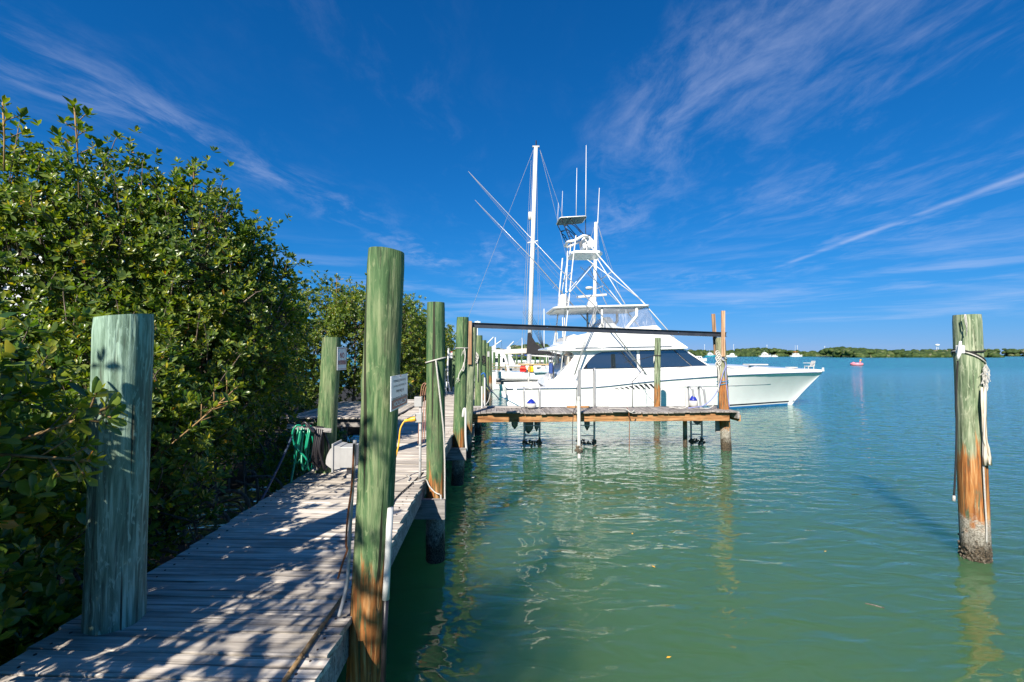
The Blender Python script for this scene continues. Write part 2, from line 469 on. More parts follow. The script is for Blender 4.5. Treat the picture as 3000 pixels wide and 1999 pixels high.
plain('teal_hull', (0.02, 0.28, 0.36), 0.4, var=0.1)
plain('tank_blue', (0.42, 0.52, 0.62), 0.5, var=0.06)
plain('barnacle', (0.115, 0.095, 0.07), 0.9, var=0.75, scale=26, bump=1.0)
plain('nail', (0.05, 0.032, 0.025), 0.8, var=0.3)
plain('mud_shade_dark', (0.014, 0.012, 0.009), 0.9, var=0.4, scale=1.5, bump=0.5)  # mud tone sunk near black to hold the mangrove shade
plain('radome', (0.58, 0.575, 0.555), 0.35, var=0.02)

# tinted salon glass and clear curtains
t, bs, out = newmat('salon_glass')
t.put(bs, 'Base Color', (0.014, 0.020, 0.030, 1)); t.put(bs, 'Roughness', 0.03); t.put(bs, 'Specular IOR Level', 0.9)
t.put(bs, 'Coat Weight', 1.0); t.put(bs, 'Coat Roughness', 0.02); t.put(bs, 'Coat IOR', 2.1)
t, bs, out = newmat('clear_vinyl')
tr_ = t.n('ShaderNodeBsdfTransparent', {0: (0.90, 0.92, 0.95, 1)})
gl_ = t.n('ShaderNodeBsdfGlossy', {0: (0.9, 0.9, 0.9, 1), 1: 0.12})
df_ = t.n('ShaderNodeBsdfDiffuse', {0: (0.8, 0.8, 0.82, 1)})
crease = t.smooth(t.noise(t.scaled(t.n('ShaderNodeTexCoord').outputs['Object'], (3.0, 3.0, 0.7)), 2.0, 5, 0.6, 1.0), 0.5, 0.8)
m1 = t.n('ShaderNodeMixShader', {0: t.math('ADD', t.math('MULTIPLY', crease, 0.35), 0.13), 1: tr_.outputs[0], 2: df_.outputs[0]})
fr_ = t.n('ShaderNodeFresnel', {0: 1.45})
m2 = t.n('ShaderNodeMixShader', {0: fr_.outputs[0], 1: m1.outputs[0], 2: gl_.outputs[0]})
t.nt.links.new(m2.outputs[0], out.inputs[0])

# ------------------------------------------------------------------ leaves
def leafmat(name, per_object=False, bright=1.0, far=False):
    t, bs, out = newmat(name)
    if per_object: r = t.n('ShaderNodeObjectInfo').outputs['Random']
    else: r = t.n('ShaderNodeAttribute', attribute_name='tint').outputs['Fac']
    st = [(0.0, (0.026, 0.070, 0.018)), (0.28, (0.058, 0.130, 0.024)), (0.58, (0.150, 0.215, 0.022)),
          (0.86, (0.30, 0.31, 0.026)), (0.955, (0.42, 0.34, 0.03)), (0.99, (0.65, 0.25, 0.02))]
    cc = t.ramp(r, [(p, tuple(x * bright for x in c)) for p, c in st])
    geo = t.n('ShaderNodeNewGeometry')
    back = t.mix(geo.outputs['Backfacing'], cc, t.mix(0.35, cc, (0.16, 0.20, 0.07, 1)))
    t.put(bs, 'Base Color', back)
    t.put(bs, 'Roughness', 0.32); t.put(bs, 'Specular IOR Level', 0.5)
    tl = t.n('ShaderNodeBsdfTranslucent', {0: t.mix(1.0, cc, (2.0, 2.0, 0.5, 1), 'MULTIPLY')})
    mx = t.n('ShaderNodeMixShader', {0: 0.33, 1: bs.outputs[0], 2: tl.outputs[0]})
    t.nt.links.new(mx.outputs[0], out.inputs[0])
leafmat('mangrove_leaf'); leafmat('mangrove_leaf_single', per_object=True)
t, bs, out = newmat('far_foliage')
r = t.n('ShaderNodeAttribute', attribute_name='tint').outputs['Fac']
t.put(bs, 'Base Color', t.ramp(r, [(0.0, (0.016, 0.034, 0.011)), (0.5, (0.038, 0.066, 0.017)), (0.85, (0.070, 0.098, 0.025)), (1.0, (0.15, 0.14, 0.09))]))
t.put(bs, 'Roughness', 0.7); t.put(bs, 'Specular IOR Level', 0.2)

# ------------------------------------------------------------------ water: turbid green lagoon
t, bs, out = newmat('lagoon')
pos = t.n('ShaderNodeNewGeometry').outputs['Position']
px_, py_, pz_ = t.xyz(pos)
blot = t.noise(t.scaled(pos, (0.05, 0.09, 0.0)), 1.0, 4, 0.55)
near = t.smooth(py_, 3.0, 34.0)
dist_tint = t.mix(near, (0.052, 0.118, 0.046, 1), (0.026, 0.165, 0.150, 1))  # green to teal by distance; teal also stands in for sky reflection
cc = t.mix(t.math('MULTIPLY', t.smooth(blot, 0.45, 0.75), 0.35), dist_tint, (0.020, 0.140, 0.135, 1))
t.put(bs, 'Base Color', cc); t.put(bs, 'Roughness', t.math('ADD', t.math('MULTIPLY', t.smooth(py_, 14.0, 110.0), 0.20), 0.025)); t.put(bs, 'IOR', 1.55)
bs.subsurface_method = 'BURLEY'; t.put(bs, 'Subsurface Weight', 1.0); t.put(bs, 'Subsurface Radius', (1.3, 2.6, 2.1)); t.put(bs, 'Subsurface Scale', 1.0); t.put(bs, 'Specular IOR Level', 0.5)
# ripples: sheltered glassy swirls by the dock, wind ripple in the open
swl = t.noise(t.scaled(pos, (1.05, 1.9, 0.0)), 1.0, 2, 0.45, 0.8)
rip = t.noise(t.scaled(pos, (1.7, 4.3, 0.0)), 1.0, 2, 0.5, 0.6)
chop = t.noise(t.scaled(pos, (6.0, 13.0, 0.0)), 1.0, 3, 0.5, 0.2)
shel = t.smooth(t.math('ADD', px_, t.math('MULTIPLY', py_, 0.12)), 1.5, 8.0)
h = t.math('ADD', t.math('MULTIPLY', swl, 0.042), t.math('MULTIPLY', rip, t.math('ADD', t.math('MULTIPLY', shel, 0.010), 0.0150)))
h = t.math('ADD', h, t.math('MULTIPLY', chop, t.math('ADD', t.math('MULTIPLY', shel, 0.0026), 0.0004)))
bmp = t.n('ShaderNodeBump', {'Strength': 1.0, 'Distance': 1.0, 'Height': h})
t.put(bs, 'Normal', bmp.outputs[0])

# ================================================================== SETTING
DECK = 1.08
mb = MB().add([(-2500, -300, 0), (2500, -300, 0), (2500, 4500, 0), (-2500, 4500, 0)], [(0, 1, 2, 3)])
tag(obj('water', mb, 'lagoon'), kind='structure')
# mud bank under the mangroves; its near-black outer strip stands for shaded water
def bank_edge(y):
    return (-3.35 if y < 6.4 else -4.9) - 0.3 * math.sin(y * 0.9) + (1.0 if y > 15.5 else 0)
vs, fs = [], []
ys = [-14 + i * 0.75 for i in range(64)]
for y in ys:
    e = bank_edge(y)
    for k, (dx_, z_) in enumerate(((0, -0.25), (-0.5, 0.03), (-1.2, 0.12), (-3.5, 0.30), (-60, 0.9))):
        vs.append((e + dx_, y, z_ + (0.05 * mnoise.noise(Vector((e + dx_, y, 1))) if k else 0)))
for i in range(len(ys) - 1):
    for k in range(4):
        a = i * 5 + k; fs.append((a, a + 1, a + 6, a + 5))
tag(obj('mud_shade_bank', MB().add(vs, fs), 'mud_shade_dark', smooth=True), kind='structure')

# ------------------------------------------------------------------ planks
def plank_mesh(name, Ln, W, T, mat, rnd, seg=4):
    vs, fs = [], []
    ch = 0.006
    e0 = rnd.uniform(-.008, .008); e1 = rnd.uniform(-.008, .008); sk = rnd.uniform(-.006, .006)
    for i in range(seg + 1):
        t = i / seg
        x = -Ln / 2 + Ln * t
        wv = W / 2 + rnd.uniform(-.003, .003); dz_ = rnd.uniform(-.003, .003); yo = rnd.uniform(-.002, .002)
        if i == 0: x += e0
        if i == seg: x += e1
        s = sk if i in (0, seg) else 0
        for (yy, zz) in ((-wv, -T), (-wv, -ch), (-wv + ch, 0), (wv - ch, 0), (wv, -ch), (wv, -T)):
            vs.append((x + s * (1 if yy > 0 else -1), yy + yo, zz + dz_))
    for i in range(seg):
        for k in range(6):
            k2 = (k + 1) % 6
            fs.append((i * 6 + k, (i + 1) * 6 + k, (i + 1) * 6 + k2, i * 6 + k2))
    fs.append((0, 1, 2, 3, 4, 5)); fs.append(tuple(reversed(range(seg * 6, seg * 6 + 6))))
    me = bpy.data.meshes.new(name); me.from_pydata(vs, [], fs); fix_normals(me)
    me.materials.append(MAT[mat])
    return me
def place(name, me, parent, loc, rz=0.0, rx=0.0, ry=0.0):
    o = bpy.data.objects.new(name, me); COL.objects.link(o)
    o.parent = parent
    o.location = Vector(loc) - (parent.location if parent else Vector())
    o.rotation_euler = (rx, ry, rz)
    return o

def xr(y): return -0.88 - 0.0435 * y if y < 6.24 else -1.151 - 0.022 * (y - 6.24)
def xl(y): return -2.575 - 0.0435 * y if y < 6.24 else -2.846 - 0.022 * (y - 6.24)

# piling list: name -> (base px at which depth) computed below
PIL = []   # (x, y, r) at deck height, used to notch the planks
def piling(basep, topp, r, mat, label, group='treated timber dock pilings', zb=-0.7, bow=0.0, topcut=0.0, seed=0, seg=72):
    """basep/topp: points on the axis"""
    b = Vector(basep); tp = Vector(topp)
    d = (tp - b) / (tp.z - b.z)
    b = b + d * (zb - b.z)
    rn = random.Random(seed + 11)
    n = 44
    vs, fs = [], []
    sd = Vector((seed * 3.1, seed * 1.7, 0))
    checks = [(rn.uniform(0, 6.28), rn.uniform(0.1, 0.5), rn.uniform(0.55, 1.0), rn.uniform(0.002, 0.005)) for _ in range(7)]
    knots = [(rn.uniform(0, 6.28), rn.uniform(0.3, 0.97), rn.uniform(0.03, 0.06), rn.uniform(0.006, 0.014)) for _ in range(6)]
    for i in range(n + 1):
        t = i / n
        z = b.z + (tp.z - b.z) * t
        c = b + d * (z - b.z)
        cx = bow * math.sin(math.pi * t)
        rr = r * (1.03 - 0.05 * t)
        if i == n: rr *= 0.965
        for k in range(seg):
            a = 2 * math.pi * k / seg
            nz = mnoise.noise(Vector((math.cos(a) * 1.6, math.sin(a) * 1.6, z * 0.8)) + sd) * 0.045 + mnoise.noise(Vector((math.cos(a) * 6, math.sin(a) * 6, z * 0.5)) + sd) * 0.018
            q = rr * (1 + nz)
            for (ca_, t0_, t1_, dp_) in checks:
                if t0_ < t < t1_:
                    da = abs((a - ca_ - 0.25 * mnoise.noise(Vector((ca_, z * 0.7, 2))) + math.pi) % (2 * math.pi) - math.pi)
                    if da < 0.055: q -= dp_
            for (ka_, kt_, ks_, kd_) in knots:
                da = ((a - ka_ + math.pi) % (2 * math.pi) - math.pi) * r; dz0 = (t - kt_) * (tp.z - b.z)
                q += kd_ * math.exp(-(da * da + dz0 * dz0) / (ks_ * ks_))
            zt = 0
            if i >= n - 1: zt = topcut * math.cos(a - 0.5) * r
            vs.append((c.x + cx + q * math.cos(a) - b.x, c.y + q * math.sin(a) - b.y, z - b.z + zt))
    for i in range(n):
        for k in range(seg):
            k2 = (k + 1) % seg
            fs.append((i * seg + k, i * seg + k2, (i + 1) * seg + k2, (i + 1) * seg + k))
    fs.append(tuple(range(n * seg, (n + 1) * seg)))
    me = bpy.data.meshes.new('dock_piling'); me.from_pydata(vs, [], fs); fix_normals(me)
    me.materials.append(MAT[mat]); me.materials.append(MAT['end_grain'])
    me.shade_smooth()
    me.polygons[len(fs) - 1].material_index = 1
    try: me.set_sharp_from_angle(angle=math.radians(45))
    except Exception: pass
    o = bpy.data.objects.new('dock_piling', me); COL.objects.link(o)
    o.location = b
    tag(o, label, 'piling', group)
    q = b + d * (DECK - b.z)
    PIL.append((q.x, q.y, r))
    o['r'] = r
    return o

p_left = piling(at(336, 1840, 2.85), at(366, 927, 2.85), 0.150, 'piling_teal', 'thick short teal-stained piling standing in the shade of the mangroves at the deck edge', seed=1, topcut=0.12)
p_big = piling(at(1066, 1980, 3.0), at(1133, 738, 2.86), 0.117, 'piling_lean', 'tall leaning green piling carrying the upside-down ATTENTION sign', seed=2, bow=0.012, topcut=-0.10)
p_nm = piling(at(952, 1385, 6.42), at(972, 989, 6.42), 0.128, 'piling_green', 'green piling with the NO MOORING sign and the hose rack', seed=3)
p_2 = piling(at(1276, 1650, 6.1), at(1277, 887, 6.1), 0.122, 'piling_deep', 'green piling with a white rope ring beside the grey electric boxes', seed=4)
p_3 = piling(at(1345, 1270, 9.6), at(1356, 930, 9.6), 0.128, 'piling_deep', 'green piling with a frayed white rope tassel, just before the finger pier', seed=5)
p_3b = piling(at(1375, 1200, 12.05), at(1386, 960, 12.05), 0.105, 'piling_slim', 'slim green piling under the left end of the black steel beam', seed=6)
p_4 = piling(at(1401, 1187, 15.5), at(1403, 983, 15.5), 0.125, 'piling_green', 'piling with a bunch of white rope, first behind the steel beam', seed=7)
p_5 = piling(at(1417, 1150, 19.5), at(1417, 997, 19.5), 0.12, 'piling_deep', 'piling with a black rope coil, second behind the steel beam', seed=8)
p_6 = piling(at(1427, 1120, 26.0), at(1427, 1005, 26.0), 0.12, 'piling_green', 'piling with a small grey box, third behind the steel beam', seed=9, seg=24)
p_7 = piling(at(1437, 1100, 33.0), at(1436, 1015, 33.0), 0.12, 'piling_deep', 'farthest small piling of the dock row behind the steel beam', seed=10, seg=24)
p_end = piling(at(2128, 1318, 12.98), at(2110, 989, 12.98), 0.135, 'piling_tan', 'tan and green piling at the outer end of the finger pier, tied with ropes', seed=12)
p_mid = piling(at(1925, 1190, 18.7), at(1927, 990, 18.7), 0.125, 'piling_worn', 'green piling standing between the finger pier and the white yacht', seed=13)
p_right = piling(at(2857, 1610, 6.15), at(2832, 923, 6.15), 0.150, 'piling_worn', 'lone mooring piling in open water with a white cleat and hanging cloth', 'lone mooring piling', seed=14)
p_sign = piling(at(1317, 1160, 20.5), at(1318, 1018, 20.5), 0.12, 'piling_deep', 'distant piling with a small red and white notice on the mangrove side', seed=15, seg=24)
p_sign2 = piling(at(1332, 1150, 23.0), at(1332, 1030, 23.0), 0.12, 'piling_green', 'distant piling just right of the one with the red and white notice', seed=16, seg=24)

# ------------------------------------------------------------------ main dock
dock = thing('wooden_dock', (-1.9, 4.0, 0), 'long weathered grey plank dock running from the foreground along the mangroves', 'dock')
rn = random.Random(3)
vari = [plank_mesh('plank', 1.70, 0.183, 0.038, 'deck_wood', rn) for _ in range(9)]
short = {}
y = 0.9; i = 0
nails = MB()
while y < 27.5:
    wd = 0.194
    x0, x1 = xl(y), xr(y)
    cut = False
    Ln = x1 - x0
    if cut:
        me = plank_mesh('plank', Ln, 0.183, 0.038, 'deck_wood', rn)
    else:
        me = vari[rn.randrange(9)]
    jit = 0 if cut else rn.uniform(-0.012, 0.012)
    rz = -0.035 + rn.uniform(-0.006, 0.006)
    if rn.random() < 0.5 and not cut: rz += math.pi
    place('plank', me, dock, ((x0 + x1) / 2 + jit, y, DECK + rn.uniform(-0.004, 0.004)), rz)
    if y < 12:
        for s in (-1, 1):
            for k in (-1, 1):
                xx = (x0 + 0.10 if s < 0 else x1 - 0.10) + rn.uniform(-.02, .02)
                yy = y + k * 0.05 - 0.035 * (xx - (x0 + x1) / 2)
                rr = rn.uniform(0.005, 0.009)
                nails.lathe((xx, yy, DECK + 0.001), [(rr, 0.0), (rr, 0.0045)], 6)
    y += wd; i += 1
o = part('nail_heads', dock, 'nail', nails); o['kind'] = 'stuff'
for k, (ya, yb) in enumerate(((0.6, 3.4), (3.4, 6.2), (6.2, 10.5), (10.5, 16.0), (16.0, 27.4))):
    for s in (0, 1, 2):
        f = (lambda q: xr(q) - 0.045) if s == 0 else ((lambda q: xl(q) + 0.06) if s == 1 else (lambda q: (xl(q) + xr(q)) / 2))
        part('stringer', dock, 'grey_timber', MB().bar((f(ya), ya + .003, DECK - 0.155), (f(yb), yb - .003, DECK - 0.155), 0.045, 0.215))
for yy, zt in ((2.84, 0.54), (5.93, 0.86), (9.42, 0.80), (12.2, 0.78), (15.3, 0.78), (19.3, 0.78)):
    part('cross_beam', dock, 'grey_timber', MB().box(((xl(yy) + xr(yy)) / 2 + 0.14, yy, zt - 0.125), (1.98, 0.07, 0.245), rz=-0.035))

# ------------------------------------------------------------------ side platform towards the mangroves
side = thing('side_platform', (-4.2, 13.4, 0), 'weathered plank platform branching off the dock under the mangroves', 'platform')
sv = [plank_mesh('plank', 3.9, 0.16, 0.038, 'deck_wood', rn) for _ in range(4)]
for k in range(16):
    x = -3.12 - k * 0.168
    place('plank', sv[k % 4], side, (x, 13.45, DECK + 0.05 + rn.uniform(-.006, .006)), math.pi / 2 + rn.uniform(-.01, .01))
for yy in (11.65, 13.4, 15.2):
    part('stringer', side, 'grey_timber', MB().box((-4.35, yy, DECK - 0.10), (2.7, 0.05, 0.22)))
for xx, yy in ((-5.5, 11.9), (-5.5, 15.0), (-3.3, 12.0)):
    part('post', side, 'grey_timber', MB().lathe((xx, yy, -0.5), [(0.10, 0), (0.10, 1.35)], 14), smooth=True, autos=40)
part('edge_board', side, 'grey_timber', MB().box((-3.55, 14.9, DECK + 0.11), (0.75, 0.10, 0.10)))

# ------------------------------------------------------------------ finger pier
FD = Vector((1, 0.0435, 0)).normalized(); FN = Vector((-0.0435, 1, 0)).normalized()
FZ = 1.155
F0 = Vector((-1.30, 12.18, 0))
frz = math.atan2(FD.y, FD.x)
def fp(u_, v_, z_): return F0 + FD * u_ + FN * v_ + Vector((0, 0, z_))
finger = thing('finger_pier', fp(3.7, 0.6, 0), 'narrow plank finger pier with an orange side beam alongside the white yacht', 'pier')
fv = [plank_mesh('plank', 1.24, 0.136, 0.036, 'deck_wood_far', rn) for _ in range(7)]
u_ = 0.10
while u_ < 7.42:
    out_ = rn.choice((0, 0, 0.0, 0.02, -0.02, 0.03)) + rn.uniform(-.012, .012)
    c = fp(u_, 0.62 - out_, FZ + rn.uniform(-.006, .006) + 0.012 * math.sin(u_ * 2.1))
    place('plank', fv[rn.randrange(7)], finger, c, frz + math.pi / 2 + rn.uniform(-.012, .012) + (math.pi if rn.random() < .5 else 0))
    u_ += 0.1445 + rn.uniform(-.002, .004)
part('side_beam', finger, 'orange_timber', MB().bar(fp(0.02, 0.115, FZ - 0.158), fp(7.30, 0.115, FZ - 0.158), 0.05, 0.215))
part('side_beam', finger, 'grey_timber', MB().bar(fp(0.02, 1.12, FZ - 0.158), fp(7.5, 1.12, FZ - 0.158), 0.05, 0.215))
part('end_beam', finger, 'grey_timber', MB().bar(fp(7.50, -0.02, FZ - 0.10), fp(7.50, 1.25, FZ - 0.10), 0.06, 0.19))
part('end_beam', finger, 'orange_timber', MB().bar(fp(7.565, 0.05, FZ - 0.19), fp(7.565, 1.18, FZ - 0.19), 0.06, 0.18))
part('edge_board', finger, 'grey_timber', MB().bar(fp(0.15, 1.10, FZ + 0.03), fp(1.62, 1.04, FZ + 0.03), 0.14, 0.045), bevel=0.006)
part('edge_board', finger, 'grey_timber', MB().bar(fp(0.75, -0.03, FZ + 0.020), fp(1.50, -0.03, FZ + 0.020), 0.09, 0.034), bevel=0.005)
part('edge_board', finger, 'grey_timber', MB().bar(fp(4.02, -0.035, FZ + 0.022), fp(4.62, -0.035, FZ + 0.022), 0.09, 0.034), bevel=0.005)
part('patch_board', finger, 'orange_timber', MB().bar(fp(2.95, 1.0, FZ + 0.03), fp(3.6, 1.0, FZ + 0.03), 0.14, 0.04), bevel=0.005)
part('splice_plate', finger, 'grey_timber', MB().bar(fp(7.2, 0.55, 0.50), fp(7.2, 0.55, FZ - 0.27), 0.13, 0.05, up=(0, 1, 0)))
for uq in (6.42,):
    part('support_post', finger, 'piling_tan', MB().lathe(fp(uq, 0.95, -0.7), [(0.062, 0), (0.062, 1.52)], 16), smooth=True, autos=40)
part('block', finger, 'grey_timber', MB().box(fp(0.12, 0.02, FZ + 0.075), (0.16, 0.12, 0.14), rz=frz))

# second finger pier beyond the yacht, mostly hidden
g2 = Vector((-1.0, 28.0, 0))
f2 = thing('finger_pier', g2, 'distant pale finger pier with a grey pipe edge behind the yacht stern', 'pier')
f2v = [plank_mesh('plank', 1.3, 0.15, 0.04, 'deck_wood_far', rn) for _ in range(4)]
for k in range(52):
    place('plank', f2v[k % 4], f2, g2 + FD * (0.1 + k * 0.158) + Vector((0, .6, 1.16)), frz + math.pi / 2)
part('side_beam', f2, 'grey_timber', MB().bar(g2 + FD * 0 + Vector((0, .1, 0.98)), g2 + FD * 8.2 + Vector((0, .1, 0.98)), .05, .24))
part('edge_pipe', f2, 'aluminium', MB().tube([g2 + Vector((0, -0.06, 1.18)), g2 + FD * 8.2 + Vector((0, -0.06, 1.18))], 0.06, 10), smooth=True)
for k in (1.2, 4.5, 8.0):
    part('support_post', f2, 'piling_tan', MB().lathe(g2 + FD * k + Vector((0, .7, -.5)), [(0.09, 0), (0.09, 1.4)], 12), smooth=True, autos=40)

# ------------------------------------------------------------------ black steel beam and its timbers
bA = at(1383, 953, 12.02); bB = at(2127, 981, 12.98)
beam = thing('steel_beam', (bA + bB) / 2, 'long black steel beam laid across two pilings above the finger pier', 'beam')
dirb = (bB - bA).normalized()
ht = 0.135
part('web', beam, 'beam_paint', MB().bar(bA, bB, 0.012, ht - 0.022))
part('top_flange', beam, 'beam_paint', MB().bar(bA + Vector((0, 0, ht / 2 - 0.005)), bB + Vector((0, 0, ht / 2 - 0.005)), 0.105, 0.011))
part('bottom_flange', beam, 'beam_paint', MB().bar(bA - Vector((0, 0, ht / 2 - 0.005)), bB - Vector((0, 0, ht / 2 - 0.005)), 0.105, 0.011))
for f_ in (0.28, 0.55, 0.80):
    q = bA.lerp(bB, f_) + Vector((0, -0.012, 0.01)); part('bolt', beam, 'steel', MB().lathe(q, [(0.012, -0.012), (0.012, 0.0)], 8, axis='Y'))
q = bA.lerp(bB, 0.972); part('clamp_plate', beam, 'steel', MB().box(q + Vector((0, -0.03, 0)), (0.012, 0.05, 0.10)))
tag(obj('timber_post', MB().bar(at(1376, 1068, 11.9), at(1377, 941, 11.9), 0.10, 0.045, up=(0, 1, 0)), 'tan_timber', loc=at(1376, 1068, 11.9), bevel=.004), 'short tan timber nailed upright at the left end of the steel beam', 'timber', 'guide timbers of the steel beam')
tag(obj('timber_post', MB().bar(at(2118.5, 1045, 12.80), at(2118.5, 911, 12.80), 0.10, 0.045, up=(0, 1, 0)), 'tan_timber', loc=at(2118, 1045, 12.80), bevel=.004), 'taller tan timber in front of the right end of the steel beam', 'timber', 'guide timbers of the steel beam')
tag(obj('timber_post', MB().bar(at(2097, 1040, 13.17), at(2089.5, 920, 13.17), 0.10, 0.045, up=(0, 1, 0)), 'tan_timber', loc=at(2097, 1040, 13.17), bevel=.004), 'shorter tan timber behind the right end of the steel beam', 'timber', 'guide timbers of the steel beam')

# ================================================================== WHITE SPORT-FISHING YACHT
YS = Vector((-0.38, 23.9, 0)); YA = math.radians(2.5)
yacht = thing('sport_fishing_yacht', YS, 'big white sport-fishing yacht with tuna tower and dark salon windows moored beyond the finger pier', 'yacht', rz=YA)
def lerp_tab(tab, x):
    if x <= tab[0][0]: return tab[0][1]
    for (a, b), (c, d) in zip(tab, tab[1:]):
        if x <= c: return b + (d - b) * (x - a) / (c - a)
    return tab[-1][1]
def smooth_tab(tab, x, h_=0.5):
    return sum(lerp_tab(tab, x + k * h_ / 3) for k in (-3, -2, -1, 0, 1, 2, 3)) / 7 if tab[0][0] + h_ < x < tab[-1][0] - h_ else lerp_tab(tab, x)
RAILZ = [(0, 1.06), (2, 1.10), (3.4, 1.11), (4.7, 1.18), (5.9, 1.32), (7, 1.43), (8.5, 1.54), (10, 1.63), (11.2, 1.69), (13.9, 1.73), (17.15, 1.74)]
RAILB = [(0, 2.35), (3, 2.5), (7, 2.56), (9, 2.50), (11, 2.24), (13, 1.66), (14.5, 1.10), (15.8, 0.60), (16.7, 0.26), (17.15, 0.05)]
WLB = [(0, 2.28), (5, 2.44), (9, 2.30), (11, 1.78), (13, 0.98), (14.5, 0.34), (15.45, 0.02), (17.2, 0.02)]
def stemz(x): return 0 if x < 15.45 else 1.70 * ((x - 15.45) / 1.70) ** 0.9
def hull_b(x, z):
    zr = smooth_tab(RAILZ, x); br = smooth_tab(RAILB, x); bw = smooth_tab(WLB, x)
    z0 = stemz(x)
    if x > 15.3: bw = 0.015
    s = max(0.0, min(1.0, (z - z0) / max(zr - z0, 1e-3)))
    p = 0.85 + 0.75 * max(0, min(1, (x - 8) / 5))
    b = bw + (br - bw) * s ** p
    if z < 0: b = bw * (1 + 0.35 * z) + 0.0
    return max(b, 0.012)
XS = [0, 0.8, 1.6, 2.4, 3.2, 4, 5, 6, 7, 8, 9, 10, 11, 12, 13, 13.8, 14.5, 15.1, 15.6, 16.0, 16.4, 16.75, 17.0, 17.15]
NL = 12
def hull_grid(s, zlo, zhi, off=0.0, xs=XS, nl=NL):
    vs, fs = [], []
    for x in xs:
        za = max(zlo(x), stemz(x) - (0.0 if x > 15.45 else 9)); zb = zhi(x)
        za = min(za, zb - 0.001)
        for k in range(nl + 1):
            z = za + (zb - za) * k / nl
            vs.append((x, s * (hull_b(x, z) + off), z))
    for i in range(len(xs) - 1):
        for k in range(nl):
            a = i * (nl + 1) + k; fs.append((a, a + 1, a + nl + 2, a + nl + 1))
    return vs, fs
zr_ = lambda x: smooth_tab(RAILZ, x)
mb = MB()
for s in (-1, 1): mb.add(*hull_grid(s, lambda x: -0.4, zr_))
# transom
pts = [(0, -hull_b(0, z), z) for z in (-0.4, 0.2, 0.6, 1.06)] + [(0, hull_b(0, z), z) for z in (1.06, 0.6, 0.2, -0.4)]
mb.add(pts, [tuple(range(8))])
hull = part('hull', yacht, 'gelcoat', mb, local=True, smooth=True, autos=50)
for nm, m_, a_, b_ in (('boot_stripe', 'boot_black', 0.15, 0.225), ('bottom_paint', 'blue_bottom', -0.35, 0.10)):
    mb = MB()
    for s in (-1, 1): mb.add(*hull_grid(s, lambda x: max(a_, stemz(x) + 0.002), lambda x: max(b_, stemz(x) + 0.003), 0.005, xs=[q for q in XS if q < 15.9], nl=2))
    o = part(nm, yacht, m_, mb, local=True, smooth=True); o.parent = hull
# rub rail
for s in (-1, 1):
    mb = MB().tube([(x, s * (hull_b(x, zr_(x)) + 0.015), zr_(x)) for x in [0.0] + [k * 0.55 for k in range(1, 31)] + [17.12]], 0.028, 8)
    o = part('rub_rail', yacht, 'steel', mb, local=True, smooth=True)
# knuckle line on the forward topsides
for s in (-1, 1):
    xs_ = [8.2 + k * 0.45 for k in range(13)]
    mb = MB().tube([(x, s * (hull_b(x, 1.16 + (x - 8) * .005) + 0.004), 1.16 + (x - 8) * .005) for x in xs_], 0.012, 6)
    o = part('spray_line', yacht, 'aluminium', mb, local=True, smooth=True); o.parent = hull
# foredeck and side decks, above the rail
TOPZ = [(0, 0.05), (2.2, 0.06), (3.0, 0.10), (5, 0.34), (7, 0.50), (9, 0.56), (10.2, 0.53), (12, 0.42), (14, 0.28), (16, 0.16), (17.15, 0.08)]
mb = MB(); vs, fs = [], []
for x in XS:
    zr0 = zr_(x); b = hull_b(x, zr0); h0 = lerp_tab(TOPZ, x)
    prof = [(b, zr0), (b - 0.02, zr0 + h0 * 0.5), (max(b - 0.10, b * 0.5), zr0 + h0 * 0.92), (max(b - 0.24, b * 0.35), zr0 + h0)]
    if x >= 2.4: prof += [(b * 0.2, zr0 + h0 + 0.06)]
    else: prof += [(max(b - 0.26, 0.02), 0.62)]
    vs += [(x, -bb, z) for bb, z in prof] + [(x, bb, z) for bb, z in reversed(prof)]
n_ = 10
for i in range(len(XS) - 1):
    for k in range(n_ - 1):
        a = i * n_ + k
        fs.append((a, a + 1, a + n_ + 1, a + n_))
part('deck', yacht, 'gelcoat', MB().add(vs, fs), local=True, smooth=True, autos=45)
part('cockpit_sole', yacht, 'white_paint', MB().box((1.3, 0, 0.60), (2.9, 4.1, 0.04)), local=True)

# deckhouse
def yb(z): return 2.16 - 0.10 * (z - 1.2)
HP = [(1.88, 1.14), (2.15, 1.40), (2.56, 1.72), (2.95, 2.15), (3.25, 2.52), (3.31, 2.66), (3.20, 2.78), (2.85, 2.90), (8.72, 3.00), (10.15, 2.06), (10.6, 1.75), (9.0, 1.5), (5.0, 1.20)]
def tapered(prof, f, name, mat, parent=yacht, **kw):
    n = len(prof)
    vs = [(x, -f(z), z) for x, z in prof] + [(x, f(z), z) for x, z in prof]
    fs = [tuple(range(n)), tuple(range(2 * n - 1, n - 1, -1))]
    for i in range(n):
        j = (i + 1) % n; fs.append((i, j, j + n, i + n))
    return part(name, parent, mat, MB().add(vs, fs), local=True, **kw)
house = tapered(HP, yb, 'deckhouse', 'gelcoat', bevel=0.03)
